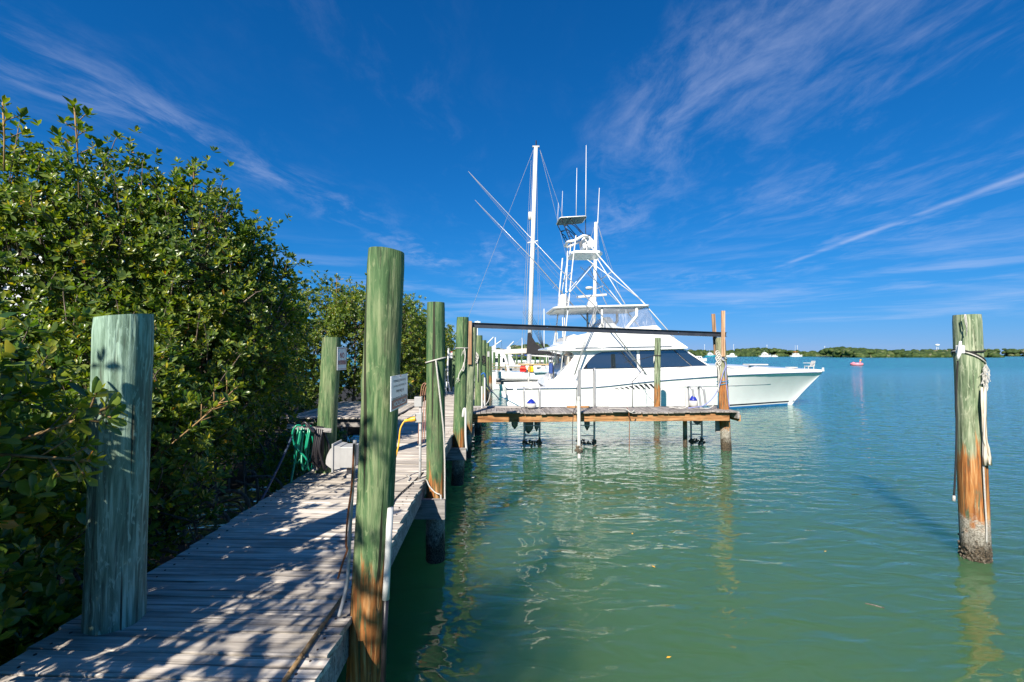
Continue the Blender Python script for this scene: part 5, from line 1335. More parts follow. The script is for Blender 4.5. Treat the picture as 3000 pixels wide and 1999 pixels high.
def leaf_mesh(name, fr, mat):
    o, d, s, nn, ln, wd, tint = fr
    m = len(o)
    V = (o[:, None, :] + d[:, None, :] * (LT[None, :, 0:1] * ln[:, None, None])
         + s[:, None, :] * (LT[None, :, 1:2] * wd[:, None, None]) + nn[:, None, :] * (LT[None, :, 2:3] * ln[:, None, None] * 2.0))
    V = V.reshape(-1, 3)
    nv = len(LT)
    lens = np.array([len(f) for f in LF]); flat = np.concatenate([np.array(f) for f in LF])
    loops = (flat[None, :] + (np.arange(m) * nv)[:, None]).ravel()
    starts = np.cumsum(np.concatenate([[0], np.tile(lens, m)[:-1]]))
    me = bpy.data.meshes.new(name)
    me.vertices.add(len(V)); me.vertices.foreach_set('co', V.astype(np.float32).ravel())
    me.loops.add(len(loops)); me.loops.foreach_set('vertex_index', loops.astype(np.int32))
    me.polygons.add(m * len(LF)); me.polygons.foreach_set('loop_start', starts.astype(np.int32))
    me.update(calc_edges=True); 
    at_ = me.attributes.new('tint', 'FLOAT', 'FACE')
    at_.data.foreach_set('value', np.repeat(tint, len(LF)).astype(np.float32))
    me.materials.append(MAT[mat])
    return me

# a detailed single leaf (unit length along X)
lb = MB(); vs, fs = [], []
for i, (a, wv) in enumerate(((0, 0.02), (0.12, 0.13), (0.30, 0.33), (0.5, 0.45), (0.7, 0.49), (0.86, 0.38), (0.96, 0.18), (1.0, 0.02))):
    cz = -0.10 * (a - 0.45) ** 2
    vs += [(a, wv, cz + 0.05 * wv / 0.5), (a, 0, cz - 0.012), (a, -wv, cz + 0.05 * wv / 0.5)]
for i in range(7):
    a = i * 3; fs += [(a, a + 1, a + 4, a + 3), (a + 1, a + 2, a + 5, a + 4)]
LEAF1 = bpy.data.meshes.new('leaf'); LEAF1.from_pydata(vs, [], fs); LEAF1.materials.append(MAT['mangrove_leaf_single']); LEAF1.shade_smooth()

def in_view(p):
    Y = np.maximum(p[:, 1], 0.05)
    px = 1500 + F * p[:, 0] / Y; py = 1038 - F * (p[:, 2] - H) / Y
    return (p[:, 1] > 0.5) & (px > -60) & (px < 3000) & (py > -40) & (py < 2040)

def mangrove(name, loc, label, blobs, n, seed, keep, size=0.095, lo=6, hi=10, group='mangroves along the dock', twigs=0.12, extra=None, singles=0):
    root = thing(name, loc, label, 'mangrove', group)
    P, O = rosettes(blobs, n, seed, keep)
    r_ = np.random.default_rng(seed + 1)
    A = norm(O * 0.75 + np.array([[0.10, -0.12, 0.62]]) + r_.normal(0, 0.30, O.shape))
    fr = list(leaves_for(P, A, seed + 2, size, lo, hi))
    if extra is not None:
        fr = [np.concatenate([a, b]) for a, b in zip(fr, extra)]
    if singles:
        o = fr[0] + fr[1] * fr[4][:, None] * 0.5
        dist = np.linalg.norm(o - np.array([[0, 0, H]]), axis=1)
        score = np.where(in_view(o), fr[4] / dist, 0)
        pick = np.argsort(-score)[:singles]
        mask = np.ones(len(o), bool); mask[pick] = False
        for q in pick:
            ob = bpy.data.objects.new('leaf', LEAF1); COL.objects.link(ob); ob.parent = root
            M = Matrix(((fr[1][q] * fr[4][q]), (fr[2][q] * fr[5][q]), (fr[3][q] * fr[4][q]))).transposed().to_4x4()
            M.translation = Vector(fr[0][q]) - root.location
            ob.matrix_basis = M
        fr = [a[mask] for a in fr]
    fr[0] = fr[0] - np.array([root.location])
    me = leaf_mesh('crown', fr, 'mangrove_leaf')
    ob = bpy.data.objects.new('crown', me); COL.objects.link(ob); ob.parent = root; ob['kind'] = 'stuff'
    # twigs under some rosettes
    mb = MB(); sel = r_.random(len(P)) < twigs
    C = np.array([b[:3] for b in blobs])
    for p, a in zip(P[sel], A[sel]):
        c = C[np.argmin(((C - p) ** 2).sum(1))]
        back = Vector(c - p); back.normalize()
        d1 = (Vector(-a) * 0.6 + back * 0.4 + Vector((0, 0, -0.25))).normalized()
        l1 = r_.uniform(0.2, 0.75)
        p0 = Vector(p); p1 = p0 + Vector(-a) * 0.09; p2 = p1 + d1 * l1
        mb.tube([p0, p1, p2], [0.0035, 0.005, 0.009], 4, caps=False)
    part('twigs', root, 'bark', mb, smooth=True)['kind'] = 'stuff'
    return root
def limb(root, pts, r0, r1, name='limb', mat='bark'):
    P = catmull(pts, 5); n = len(P)
    part(name, root, mat, MB().tube(P, [r0 + (r1 - r0) * i / (n - 1) for i in range(n)], 7), smooth=True)
def prop_root(root, a, b, lift, r=0.022):
    a = Vector(a); b = Vector(b); m = (a + b) / 2 + Vector((0, 0, lift + 0.12)) + Vector((b.x - a.x, b.y - a.y, 0)) * 0.28
    limb(root, [a, m, b], r, r * 0.8, 'prop_root')

def sprig(base, tip, n_ro, seed, side=0.16, size=0.09):
    """a bare shoot with leaf whorls near its top"""
    r_ = random.Random(seed); base = Vector(base); tip = Vector(tip)
    ax = (tip - base).normalized()
    Pp, Aa, tubes = [tip], [ax], [([base, base.lerp(tip, .5) + Vector((0.01, 0, 0)), tip], 0.008)]
    e1 = ax.orthogonal().normalized(); e2 = ax.cross(e1)
    for k in range(n_ro):
        f_ = 0.45 + 0.45 * k / max(1, n_ro)
        a = k * 2.2 + r_.uniform(0, 1)
        q = base.lerp(tip, f_); d = (e1 * math.cos(a) + e2 * math.sin(a)) * 0.8 + ax * 0.75
        d.normalize(); L_ = side * (1.25 - 0.5 * f_) * r_.uniform(0.8, 1.3)
        Pp.append(q + d * L_); Aa.append((d * 0.5 + ax * 0.8).normalized())
        tubes.append(([q, q + d * L_], 0.005))
    fr = leaves_for(np.array([tuple(p) for p in Pp]), np.array([tuple(a) for a in Aa]), seed, size, 6, 9)
    return fr, tubes

# --- big mangrove behind the short piling, its front turned to the viewer
def keep1(p):
    x, y, z = p.T
    lim = np.interp(y, [3.0, 3.6, 4.6, 6.0, 7.5], [-3.0, -2.95, -2.95, -3.15, -3.25])
    lim = lim + np.where(z < 1.35, -0.20, 0) + 0.12 * np.sin(y * 7 + z * 5)
    return (x < lim) & (y > 3.3) & (z > 0.42 + 0.25 * np.sin(y * 3.1) + 0.12 * np.sin(x * 9)) & ~((y > 5.4) & (z < 1.5) & (x > -3.7))
blobs1 = [(-3.72, 6.55, 3.25, 0.70, 0.70, 1.15, 1.2), (-4.35, 6.1, 3.75, 0.85, 0.8, 1.25, 1.2), (-5.15, 5.75, 3.75, 0.9, 0.85, 1.38, 1.2), (-6.0, 5.35, 3.7, 0.95, 0.85, 1.42, 1.1), (-7.0, 5.0, 3.6, 1.1, 1.0, 1.5), (-8.3, 4.6, 3.4, 1.2, 1.1, 1.6, .5),
          (-3.55, 4.35, 1.70, 0.60, 0.62, 0.85, 1.6), (-4.25, 4.85, 2.15, 0.75, 0.65, 1.0, 1.2), (-5.15, 4.6, 2.2, 0.85, 0.7, 1.1), (-6.2, 4.3, 2.2, 0.95, 0.8, 1.15), (-4.0, 5.75, 2.35, 0.62, 0.6, 1.0, 1.2), (-5.6, 7.4, 3.0, 2.0, 0.9, 1.7, .4)]
sp1, tb1 = sprig(at(232, 580, 5.2), at(217, 302, 5.2), 7, 1, 0.22, 0.115)
sp2, tb2 = sprig(at(566, 600, 5.7), at(566, 482, 5.7), 2, 2, 0.09, 0.10)
sp3, tb3 = sprig(at(12, 500, 4.6), at(8, 300, 4.6), 5, 3, 0.18, 0.105)
sp6, tb6 = sprig(at(470, 1330, 4.1), at(700, 1130, 4.3), 8, 6, 0.17, 0.095)
ext = [np.concatenate(z) for z in zip(sp1, sp2, sp3, sp6)]
m1 = mangrove('mangrove_bush', (-4.6, 5.6, 0), 'big sunlit mangrove filling the upper left behind the short teal piling', blobs1, 16000, 21, keep1, size=0.082, extra=ext, twigs=0.2)
mb = MB()
for tb in (tb1, tb2, tb3, tb6):
    for pts, r0 in tb: mb.tube(pts, r0, 5)
part('shoots', m1, 'stick_wood', mb, smooth=True)['kind'] = 'stuff'
# --- low near bush whose shoots reach out in front of the short teal piling
def keepn(p):
    x, y, z = p.T
    lim = np.interp(y, [0.3, 1.4, 2.3, 2.6, 2.9, 3.3], [-2.5, -2.50, -2.46, -2.72, -2.86, -2.95]) + 0.08 * np.sin(y * 9 + z * 6) - 0.18 * (z < 1.3)
    return (x < lim) & (z > 0.42 + 0.2 * np.sin(y * 4) - 0.25 * (x < -2.95)) & (z < 3.15 + 0.25 * np.sin(x * 5 + y * 3))
blobsn = [(-2.95, 2.0, 2.15, 0.52, 0.55, 0.92, 1.4), (-3.2, 2.6, 1.5, 0.48, 0.5, 0.78, 1.4), (-3.65, 2.6, 2.2, 0.7, 0.7, 0.95), (-2.95, 1.4, 1.8, 0.5, 0.6, 1.0), (-3.5, 3.2, 1.5, 0.5, 0.5, 0.8), (-3.25, 2.4, 0.75, 0.45, 0.9, 0.45, 1.8), (-3.6, 3.3, .8, .4, .7, .5, 1.3), (-4.3, 2.4, 2.0, .8, .9, 1.0, .7)]
sp4, tb4 = sprig(at(60, 1290, 2.30), at(330, 1190, 2.42), 5, 4, 0.13, 0.088)
sp5, tb5 = sprig(at(-20, 1330, 2.25), at(270, 1350, 2.38), 5, 5, 0.12, 0.085)
mn = mangrove('mangrove_bush', (-3.3, 2.2, 0), 'low near mangrove at the left edge with shoots crossing the short teal piling', blobsn, 3100, 25, keepn, extra=[np.concatenate(z) for z in zip(sp4, sp5)], singles=300)
mb = MB()
for tb in (tb4, tb5):
    for pts, r0 in tb: mb.tube(pts, r0, 5)
part('shoots', mn, 'stick_wood', mb, smooth=True)['kind'] = 'stuff'
for (x0, y0, x1, y1, z1, r0) in ((-5.3, 5.6, -5.1, 5.3, 4.2, .06), (-4.7, 5.6, -4.3, 5.7, 4.2, .06), (-4.5, 6.2, -3.7, 6.4, 3.8, .055), (-6.2, 5.0, -6.1, 4.9, 4.2, .05), (-4.5, 4.9, -3.5, 4.3, 2.2, .04), (-4.9, 5.2, -4.2, 4.6, 2.7, .04), (-5.4, 5.0, -5.2, 4.3, 2.8, .035), (-4.4, 6.0, -3.9, 5.5, 2.9, .03)):
    limb(m1, [(x0, y0, 0.5), ((x0 * .7 + x1 * .3), (y0 + y1) / 2 + .1, z1 * .45), (x1, y1, z1)], r0, r0 * .3)
rq = random.Random(4)
for k in range(26):
    y0 = rq.uniform(3.6, 7.0); x0 = rq.uniform(-4.6, -3.7)
    prop_root(m1, (x0, y0, rq.uniform(0.45, 1.0)), (x0 + rq.uniform(0.3, 0.95), y0 + rq.uniform(-.6, .6), -0.15), rq.uniform(0.1, 0.35), rq.uniform(.012, .026))

# --- mangrove behind the camera, whose shade falls across the deck
def keep0(p):
    x, y, z = p.T
    return (x < -2.15 + 0.15 * np.sin(y * 5 + z * 3)) & (x > -4.3) & (z > 1.6) & (y < 1.3)
blobs0 = [(-3.0, 0.55, 3.5, 0.80, 0.75, 1.0), (-3.05, -0.5, 4.0, 0.95, 0.9, 1.25), (-3.1, -1.8, 4.5, 1.0, 1.0, 1.45), (-3.2, -3.2, 5.0, 1.05, 1.0, 1.5)]
m0 = mangrove('mangrove_bush', (-3.5, -1.5, 0), 'mangrove behind the viewer that throws dappled shade on the deck', blobs0, 800, 31, keep0, lo=5, hi=8, twigs=0.04)
limb(m0, [(-3.7, -1.2, 0), (-3.4, -1.0, 2), (-3.1, -.6, 4.4)], .08, .03); limb(m0, [(-3.6, -2.6, 0), (-3.4, -2.5, 2.4), (-3.2, -2.4, 4.8)], .08, .03)

# --- mangrove in the shaded creek between the first bush and the platform
def keep2(p):
    x, y, z = p.T
    return (x < -3.35 - 0.25 * (z < 1.6)) & (z > 0.35 + 0.3 * np.sin(x * 2.3 + y)) & ~((y > 11.2) & (x > -5.75) & (z > 0.6) & (z < 3.2)) & ~((y > 6.6) & (y < 11) & (x > -4.4) & (z > 1.0))
blobs2 = [(-5.3, 8.2, 1.9, 0.8, 0.9, 1.2), (-6.2, 9.4, 2.4, 1.0, 1.0, 1.7), (-7.0, 10.9, 2.7, 1.2, 1.1, 2.0), (-6.4, 12.8, 2.4, 0.8, 1.2, 1.8), (-8.2, 9.5, 2.9, 1.4, 1.4, 2.2, .6), (-4.9, 9.6, 0.75, .55, .6, .5), (-4.1, 8.8, 0.45, .5, .6, .32, 1.5), (-4.3, 10.2, 0.55, .8, .6, .4, 1.4)]
m2 = mangrove('mangrove_bush', (-6.3, 10.0, 0), 'shadowy mangrove over the dark creek behind the hose rack', blobs2, 6500, 41, keep2, size=0.09, twigs=0.12)
for k in range(16):
    y0 = rq.uniform(7.6, 11.0); x0 = rq.uniform(-6.2, -4.9)
    prop_root(m2, (x0, y0, rq.uniform(.7, 1.5)), (x0 + rq.uniform(.2, .8), y0 + rq.uniform(-.5, .3), -.15), rq.uniform(.1, .4), rq.uniform(.014, .028))
for (x0, y0, x1, y1, z1) in ((-6.2, 9.2, -5.4, 8.4, 2.6), (-6.8, 10.6, -6.2, 9.6, 3.4), (-7.0, 12, -6.3, 12.5, 3.4)):
    limb(m2, [(x0, y0, .3), ((x0 + x1) / 2, y0, z1 * .5), (x1, y1, z1)], .055, .015)

# --- mangrove behind the side platform
def keep3(p):
    x, y, z = p.T
    return (x < -3.05 - 0.35 * (z < 1.5) + 0.012 * y) & (z > 0.7) & ~((y < 15.6) & (x > -5.9) & (z < 3.3))
blobs3 = [(-4.35, 16.6, 2.9, 1.15, 1.0, 1.95), (-5.6, 16.3, 3.1, 1.2, 1.0, 2.0), (-7.0, 15.9, 3.1, 1.3, 1.1, 2.25), (-8.5, 15.5, 3.1, 1.4, 1.2, 2.35), (-4.2, 18.2, 3.0, 1.0, 1.2, 1.95), (-10.0, 14.8, 2.9, 1.5, 1.3, 2.3), (-5.2, 15.3, 3.9, .9, .7, .9), (-3.9, 20.0, 2.6, .75, 1.2, 1.6), (-6.2, 18.0, 2.9, 2.6, .8, 1.9, .7)]
sp, tb = sprig(at(985, 900, 15.6), at(985, 808, 15.6), 7, 8, 0.22, 0.12)
m3 = mangrove('mangrove_bush', (-6.0, 16.2, 0), 'sunlit olive mangrove rising behind the side platform and the NO MOORING sign', blobs3, 13500, 51, keep3, size=0.10, twigs=0.10, extra=sp)
mb = MB()
for pts, r0 in tb: mb.tube(pts, r0 * 1.4, 5)
part('shoots', m3, 'stick_wood', mb, smooth=True)['kind'] = 'stuff'
for (x0, y0, x1, y1, z1) in ((-4.6, 16.8, -4.2, 16.3, 3.9), (-5.8, 16.5, -5.5, 15.8, 4.2), (-7.2, 16.2, -6.8, 15.6, 4.1), (-8.6, 15.8, -8.4, 15.1, 4.0)):
    limb(m3, [(x0, y0, .3), ((x0 + x1) / 2, y0 - .1, z1 * .5), (x1, y1, z1)], .06, .015)
# --- last mangrove along the dock
def keep4(p):
    x, y, z = p.T
    return (x < -3.15 - 0.4 * (z < 1.6)) & (z > 0.7)
blobs4 = [(-4.5, 23.5, 2.9, 1.25, 1.3, 1.95), (-4.6, 26.0, 2.8, 1.3, 1.5, 1.95), (-6.3, 23.0, 3.0, 1.5, 1.3, 2.0), (-4.8, 29.0, 2.6, 1.5, 1.8, 1.9)]
m4 = mangrove('mangrove_bush', (-5.0, 25.0, 0), 'last rounded mangrove down the dock, between the first two upright dock pilings', blobs4, 3800, 61, keep4, size=0.15, lo=5, hi=8, twigs=0.05)
limb(m4, [(-4.8, 24, .3), (-4.6, 23.8, 2), (-4.4, 23.4, 3.8)], .07, .02)

# ------------------------------------------------------------------ house glimpsed through the leaves
hs = thing('house', (-20.0, 18.0, 0), 'pale grey house glimpsed through gaps in the big mangrove', 'house')
part('wall', hs, 'house_wall', MB().box((-20.0, 18.0, 3.5), (9.0, 6.0, 5.6)))
part('roof', hs, 'grey_roof', MB().prism([(-24.9, 14.6, 6.3), (-24.9, 18.0, 7.9), (-24.9, 21.4, 6.3)], (0, 0, 0), (9.8, 0, 0)))
for k, x in enumerate((-23, -20.2, -17.4)):
    wn = part('window', hs, 'salon_glass', MB().box((x, 14.97, 4.3), (1.1, 0.06, 1.3)))
    part('frame', wn, 'house_white', MB().box((x, 14.95, 5.0), (1.3, 0.08, 0.10)).box((x, 14.95, 3.6), (1.3, 0.08, 0.10)))

# ================================================================== KETCH BEHIND THE YACHT
KY = 36.0
def kp(px, py): return at(px, py, KY)
ketch = thing('ketch', (2.5, KY, 0), 'white two-masted sailboat behind the yacht with a black sail cover', 'sailboat')
kx0, kx1 = -5.2, 11.5
kr = []
for i in range(15):
    f_ = i / 14; x = kx0 + (kx1 - kx0) * f_
    bb = 1.9 * math.sin(math.pi * min(1, 0.04 + f_ * 0.80)) ** 0.75; zz = 1.62 - 0.35 * math.sin(math.pi * f_ * .9)
    kr.append([(x, KY - bb, zz), (x, KY - bb * .96, zz * .5), (x, KY - bb * .75, -0.2), (x, KY + bb * .75, -0.2), (x, KY + bb * .96, zz * .5), (x, KY + bb, zz)])
part('hull', ketch, 'gelcoat', MB().loft(kr), smooth=True, autos=50)
part('deckhouse', ketch, 'white_paint', MB().box((4.2, KY, 1.55), (6.5, 2.2, 0.55)), bevel=.08)
for k in range(4): part('port_light', ketch, 'salon_glass', MB().box((2.2 + k * 1.35, KY - 1.10, 1.62), (0.6, 0.03, 0.2)))
mt = kp(1570, 432); mb0 = kp(1549, 1069)
mast = part('mast', ketch, 'white_paint', MB().tube([Vector((mb0.x, KY, 1.2)), mb0.lerp(mt, .5), mt], [0.19, 0.18, 0.15], 12), smooth=True)
part('masthead', mast, 'grey_plastic', MB().box(mt + Vector((0, 0, .05)), (0.55, 0.15, 0.12)))
part('wind_vane', mast, 'black_metal', MB().tube([mt + Vector((0.02, 0, 0.1)), mt + Vector((0.02, 0, 0.55))], 0.05, 6))
part('radar_reflector', mast, 'radome', MB().lathe(kp(1552.5, 633), [(0.05, -.32), (.13, -.3), (.14, 0), (.13, .3), (.05, .32)], 12), smooth=True)
part('spreader', mast, 'white_paint', MB().tube([kp(1545, 712), kp(1576, 706)], 0.05, 6))
mz = kp(1746, 652); mzb = kp(1738, 985)
miz = part('mizzen_mast', ketch, 'white_paint', MB().tube([Vector((mzb.x, KY, 1.3)), mz], [0.15, 0.13], 12), smooth=True)
part('radome', miz, 'radome', MB().lathe(kp(1726, 845), [(0.22, -.1), (.29, -.06), (.29, .08), (.22, .12)], 14), smooth=True)
part('bracket', miz, 'aluminium', MB().tube([kp(1740, 850), kp(1768, 838)], 0.035, 6))
part('spreader', miz, 'white_paint', MB().tube([kp(1743, 655), kp(1752, 652)], 0.06, 6))
part('antenna', miz, 'white_paint', MB().tube([kp(1751, 655), kp(1756, 551)], [0.04, 0.025], 6))
for a, b in (((1563, 438), (1372, 930)), ((1563, 440), (1553, 640)), ((1563, 440), (1536, 960)), ((1582, 440), (1660, 755)), ((1582, 440), (1668, 690)), ((1556, 470), (1527, 1040)), ((1573, 480), (1578, 1040)), ((1576, 708), (1590, 1040)), ((1552, 640), (1536, 1040)),
             ((1752, 660), (1812, 885)), ((1752, 660), (1824, 885)), ((1742, 660), (1730, 700)), ((1750, 670), (1768, 880)), ((1372, 930), (1330, 1040))):
    part('stay', ketch, 'aluminium', MB().tube([kp(*a), kp(*b)], 0.012, 4))
sail = [kp(1546, 976), kp(1554, 974), kp(1560, 990), kp(1570, 1006), kp(1590, 1022), kp(1620, 1034), kp(1660, 1041), kp(1660, 1047), kp(1600, 1039), kp(1542, 1037)]
part('sail_cover', ketch, 'black_cloth', MB().prism([p + Vector((0, -.22, 0)) for p in sail], (0, 0, 0), (0, .44, 0)), bevel=.05)
part('boom', ketch, 'white_paint', MB().tube([kp(1549, 1040), kp(1668, 1048)], 0.09, 8))
part('staysail_boom', ketch, 'cream', MB().bar(kp(1472, 1032), kp(1548, 1028), 0.25, 0.38), bevel=.04)
part('boom_crutch', ketch, 'white_paint', MB().tube([kp(1479, 1042), kp(1490, 1088)], 0.10, 8))
for px in (1450, 1551, 1618, 1635):
    part('stanchion', ketch, 'steel', MB().tube([at(px, 1104, KY - 1.85), at(px, 1068, KY - 1.85)], 0.02, 5))
for py in (1069, 1077): part('lifeline', ketch, 'bamboo', MB().tube([at(1430, py - 3, KY - 1.85), at(1500, py, KY - 1.85), at(1550, py + 2, KY - 1.85)], 0.02, 4))
part('spinnaker_pole', ketch, 'bamboo', MB().tube([at(1518, 1068, KY - 1.7), at(1608, 1069, KY - 1.7)], 0.06, 8))
def jerry(px, mat, label, s_=1.0):
    b = at(px, 1090, KY - 1.55)
    t_ = thing('jerry_can', b, label, 'fuel can', 'fuel cans on the sailboat deck')
    part('body', t_, mat, MB().loft([[(b.x + x * q * s_, b.y + y_ * q * s_, b.z + z) for x, y_ in ((-.22, -.14), (.22, -.14), (.22, .14), (-.22, .14))] for q, z in ((.92, 0), (1, .05), (1, .34), (.8, .44), (.3, .48))]), bevel=.03)
    part('handle', t_, mat, MB().tube(catmull([b + Vector((-.12, 0, .46)), b + Vector((-.06, 0, .56)), b + Vector((.08, 0, .56)), b + Vector((.12, 0, .46))], 4), 0.03, 6), smooth=True)
    part('cap', t_, 'hose_black', MB().lathe(b + Vector((.16, 0, .42)), [(.05, 0), (.05, .08)], 8))
jerry(1532, 'jerry_red', 'red fuel can on the deck of the sailboat behind the yacht', 1.05)
jerry(1555, 'jerry_yellow', 'yellow fuel can beside the red one on the sailboat deck', 0.9)
b = at(1592, 1084, KY - 1.5)
t_ = thing('gas_bottle', b, 'white gas bottle on the sailboat deck right of the fuel cans', 'gas bottle')
part('tank', t_, 'white_paint', MB().lathe(b, [(.12, 0), (.19, .05), (.20, .22), (.15, .32), (.05, .36)], 14), smooth=True)
part('collar', t_, 'white_paint', MB().lathe(b, [(.10, .34), (.10, .46)], 10))
b = at(1585, 1092, KY - 1.6)
tag(obj('folded_tarp', MB().loft([[b + Vector((x, y_ * .4, z * (1 + .2 * math.sin(x * 9)))) for y_, z in ((-1, 0), (-.8, .22), (0, .32), (.8, .2), (1, 0))] for x in (-.55, -.2, .15, .5, .9)]), 'tarp_pale', loc=b, smooth=True), 'crumpled pale blue tarp on the sailboat deck right of the fuel cans', 'tarp')

# ================================================================== FAR MARINA BEHIND THE DOCK
def far_pile(px, top, Y, label, r=0.14, grp='far marina pilings'):
    tp = at(px, top, Y); o = obj('dock_piling', MB().lathe((tp.x, Y, -0.3), [(r, 0), (r, tp.z + .3)], 10), 'piling_deep', loc=(tp.x, Y, -.3), smooth=True, autos=40)
    tag(o, label, 'piling', grp)
for k, (Y, x0, x1, z, lb) in enumerate(((52, -3.2, 9, 1.25, 'nearer low timber dock seen under the sailboat booms'), (78, -5, 16, 1.35, 'farther timber dock seen behind the sailboat mast'))):
    t_ = thing('timber_dock', (0, Y, 0), lb, 'dock', 'far marina docks')
    part('deck', t_, 'deck_wood_far', MB().box(((x0 + x1) / 2, Y, z), (x1 - x0, 1.6, 0.1)))
    part('fascia', t_, 'grey_timber', MB().box(((x0 + x1) / 2, Y - .82, z - .25), (x1 - x0, 0.06, 0.28)))
    for q in range(int((x1 - x0) / 1.6)):
        part('support_post', t_, 'orange_timber', MB().lathe((x0 + .4 + q * 1.6, Y - .5, -.4), [(.13, 0), (.13, z + .35)], 8))
ORD = ('first', 'second', 'third', 'fourth', 'fifth', 'sixth', 'seventh', 'eighth', 'ninth', 'tenth', 'eleventh', 'twelfth')
for kk, (px, tp_, Y) in enumerate(((1448, 1032, 50), (1462, 1036, 50), (1484, 1030, 50), (1506, 1037, 76), (1514, 1034, 76), (1528, 1040, 76), (1568, 1035, 76), (1582, 1036, 76), (1596, 1034, 50), (1604, 1037, 76), (1624, 1036, 50), (1638, 1038, 76))):
    far_pile(px, tp_, Y, ORD[kk] + ' from the left of the far marina pilings behind the sailboat')
def davit(px, py, px2, py2, Y, label):
    b = at(px, py, Y); t2 = at(px2, py2, Y)
    t_ = thing('boat_davit', Vector((b.x, Y, 1.3)), label, 'davit', 'white davits in the marina')
    part('mast', t_, 'white_paint', MB().tube([Vector((b.x, Y, 1.3)), b], 0.10, 8), smooth=True)
    part('arm', t_, 'white_paint', MB().tube([b, t2], 0.06, 8), smooth=True)
    part('winch', t_, 'white_paint', MB().box(b + Vector((.1, 0, -.2)), (.45, .35, .5)), bevel=.05)
    part('cable', t_, 'black_metal', MB().tube([t2, t2 + Vector((0.05, 0, -1.0))], 0.012, 4))
davit(1422, 1012, 1446, 988, 52, 'white davit nearest the dock pilings')
davit(1444, 1016, 1469, 998, 52, 'second white davit from the dock pilings')
davit(1488, 1018, 1505, 1001, 52, 'white davit closest to the sailboat mast')
def cabin_boat(px, py, Ln, label, hullm='gelcoat', fly=False, mast=0.0, canopy=None, flip=1, grp='boats moored off the island', tower=False, Y=None):
    d = ray(px, py); Y = Y or (-H / d.z) * d.y
    x = (px - 1500) / F * Y
    t_ = thing('cabin_cruiser', (x, Y, 0), label, 'boat', grp)
    hb = Ln * 0.15; rows = []
    for i in range(9):
        f_ = i / 8; xx = flip * (f_ - .5) * Ln
        bb = hb * (1 if f_ < .55 else max(.03, 1 - ((f_ - .55) / .45) ** 1.8)); zz = Ln * (0.115 + 0.06 * f_ ** 2)
        rows.append([(xx, -bb, zz), (xx, -bb * .8, -.2), (xx, bb * .8, -.2), (xx, bb, zz)])
    part('hull', t_, hullm, MB().loft(rows), local=True, smooth=True, autos=40)
    z0 = Ln * .12
    cb = part('cabin', t_, 'white_paint', MB().loft([[(flip * a * Ln, -hb * w_, z), (flip * b_ * Ln, -hb * w_, z), (flip * b_ * Ln, hb * w_, z), (flip * a * Ln, hb * w_, z)] for a, b_, w_, z in ((-.30, .22, .78, z0), (-.28, .15, .72, z0 + Ln * .15), (-.31, .17, .80, z0 + Ln * .155), (-.30, .15, .74, z0 + Ln * .175))]), local=True)
    for s in (-1, 1):
        for k in range(3):
            part('window', cb, 'salon_glass', MB().box((flip * (-.20 + k * .13) * Ln, s * hb * .765, z0 + Ln * .09), (Ln * .09, .06, Ln * .065)), local=True)
    part('windscreen', cb, 'salon_glass', MB().box((flip * .19 * Ln, 0, z0 + Ln * .09), (Ln * .02, hb * 1.2, Ln * .06)), local=True)
    if fly:
        part('flybridge', t_, 'white_paint', MB().box((-.08 * flip * Ln, 0, z0 + Ln * .21), (Ln * .26, hb * 1.2, Ln * .085)), local=True, bevel=.1)
    if canopy:
        part('canopy', t_, canopy, MB().box((-.1 * flip * Ln, 0, z0 + Ln * .29), (Ln * .28, hb * 1.3, Ln * .03)), local=True, bevel=.08)
        for q in (-.2, .02): part('canopy_post', t_, 'steel', MB().tube([(flip * q * Ln, -hb * .5, z0 + Ln * .2), (flip * q * Ln, -hb * .5, z0 + Ln * .28)], .05, 5), local=True)
    if mast: part('mast', t_, 'white_paint', MB().tube([(-.1 * flip * Ln, 0, z0 + Ln * .12), (-.1 * flip * Ln, 0, z0 + mast)], .09, 6), local=True)
    if tower:
        for a in (-.2, .0):
            for s in (-1, 1): part('tower_leg', t_, 'white_paint', MB().tube([(flip * a * Ln, s * hb * .7, z0 + Ln * .14), (flip * -.1 * Ln, s * hb * .3, z0 + Ln * .45)], .07, 5), local=True)
        part('tower_top', t_, 'white_paint', MB().box((flip * -.1 * Ln, 0, z0 + Ln * .46), (Ln * .12, hb * .9, .15)), local=True)
    return t_
cabin_boat(2026, 1043, 11.5, 'white boat with a tower peeking past the yacht windscreen', tower=True, fly=True)
cabin_boat(2082, 1045.6, 11.5, 'teal-hulled trawler yacht with a blue canopy left of the end piling', 'teal_hull', fly=True, mast=6.0, canopy='canvas_blue')
c5 = cabin_boat(2142, 1046.4, 9.8, 'white cabin cruiser just right of the end piling', fly=True, flip=-1)
cabin_boat(2242, 1045.8, 12.0, 'white trawler with a short mast, middle of the far boats', mast=5.0, fly=True)
cabin_boat(2269, 1046.0, 6.6, 'smallest white cabin boat beside the trawler')
cabin_boat(2333, 1045.4, 12.5, 'white workboat with an orange-topped wheelhouse and tall mast', mast=11.0, canopy='orange_life')
cabin_boat(2046, 1058, 6.6, 'white skiff bow just beyond the yacht windscreen', grp='boats moored off the island')
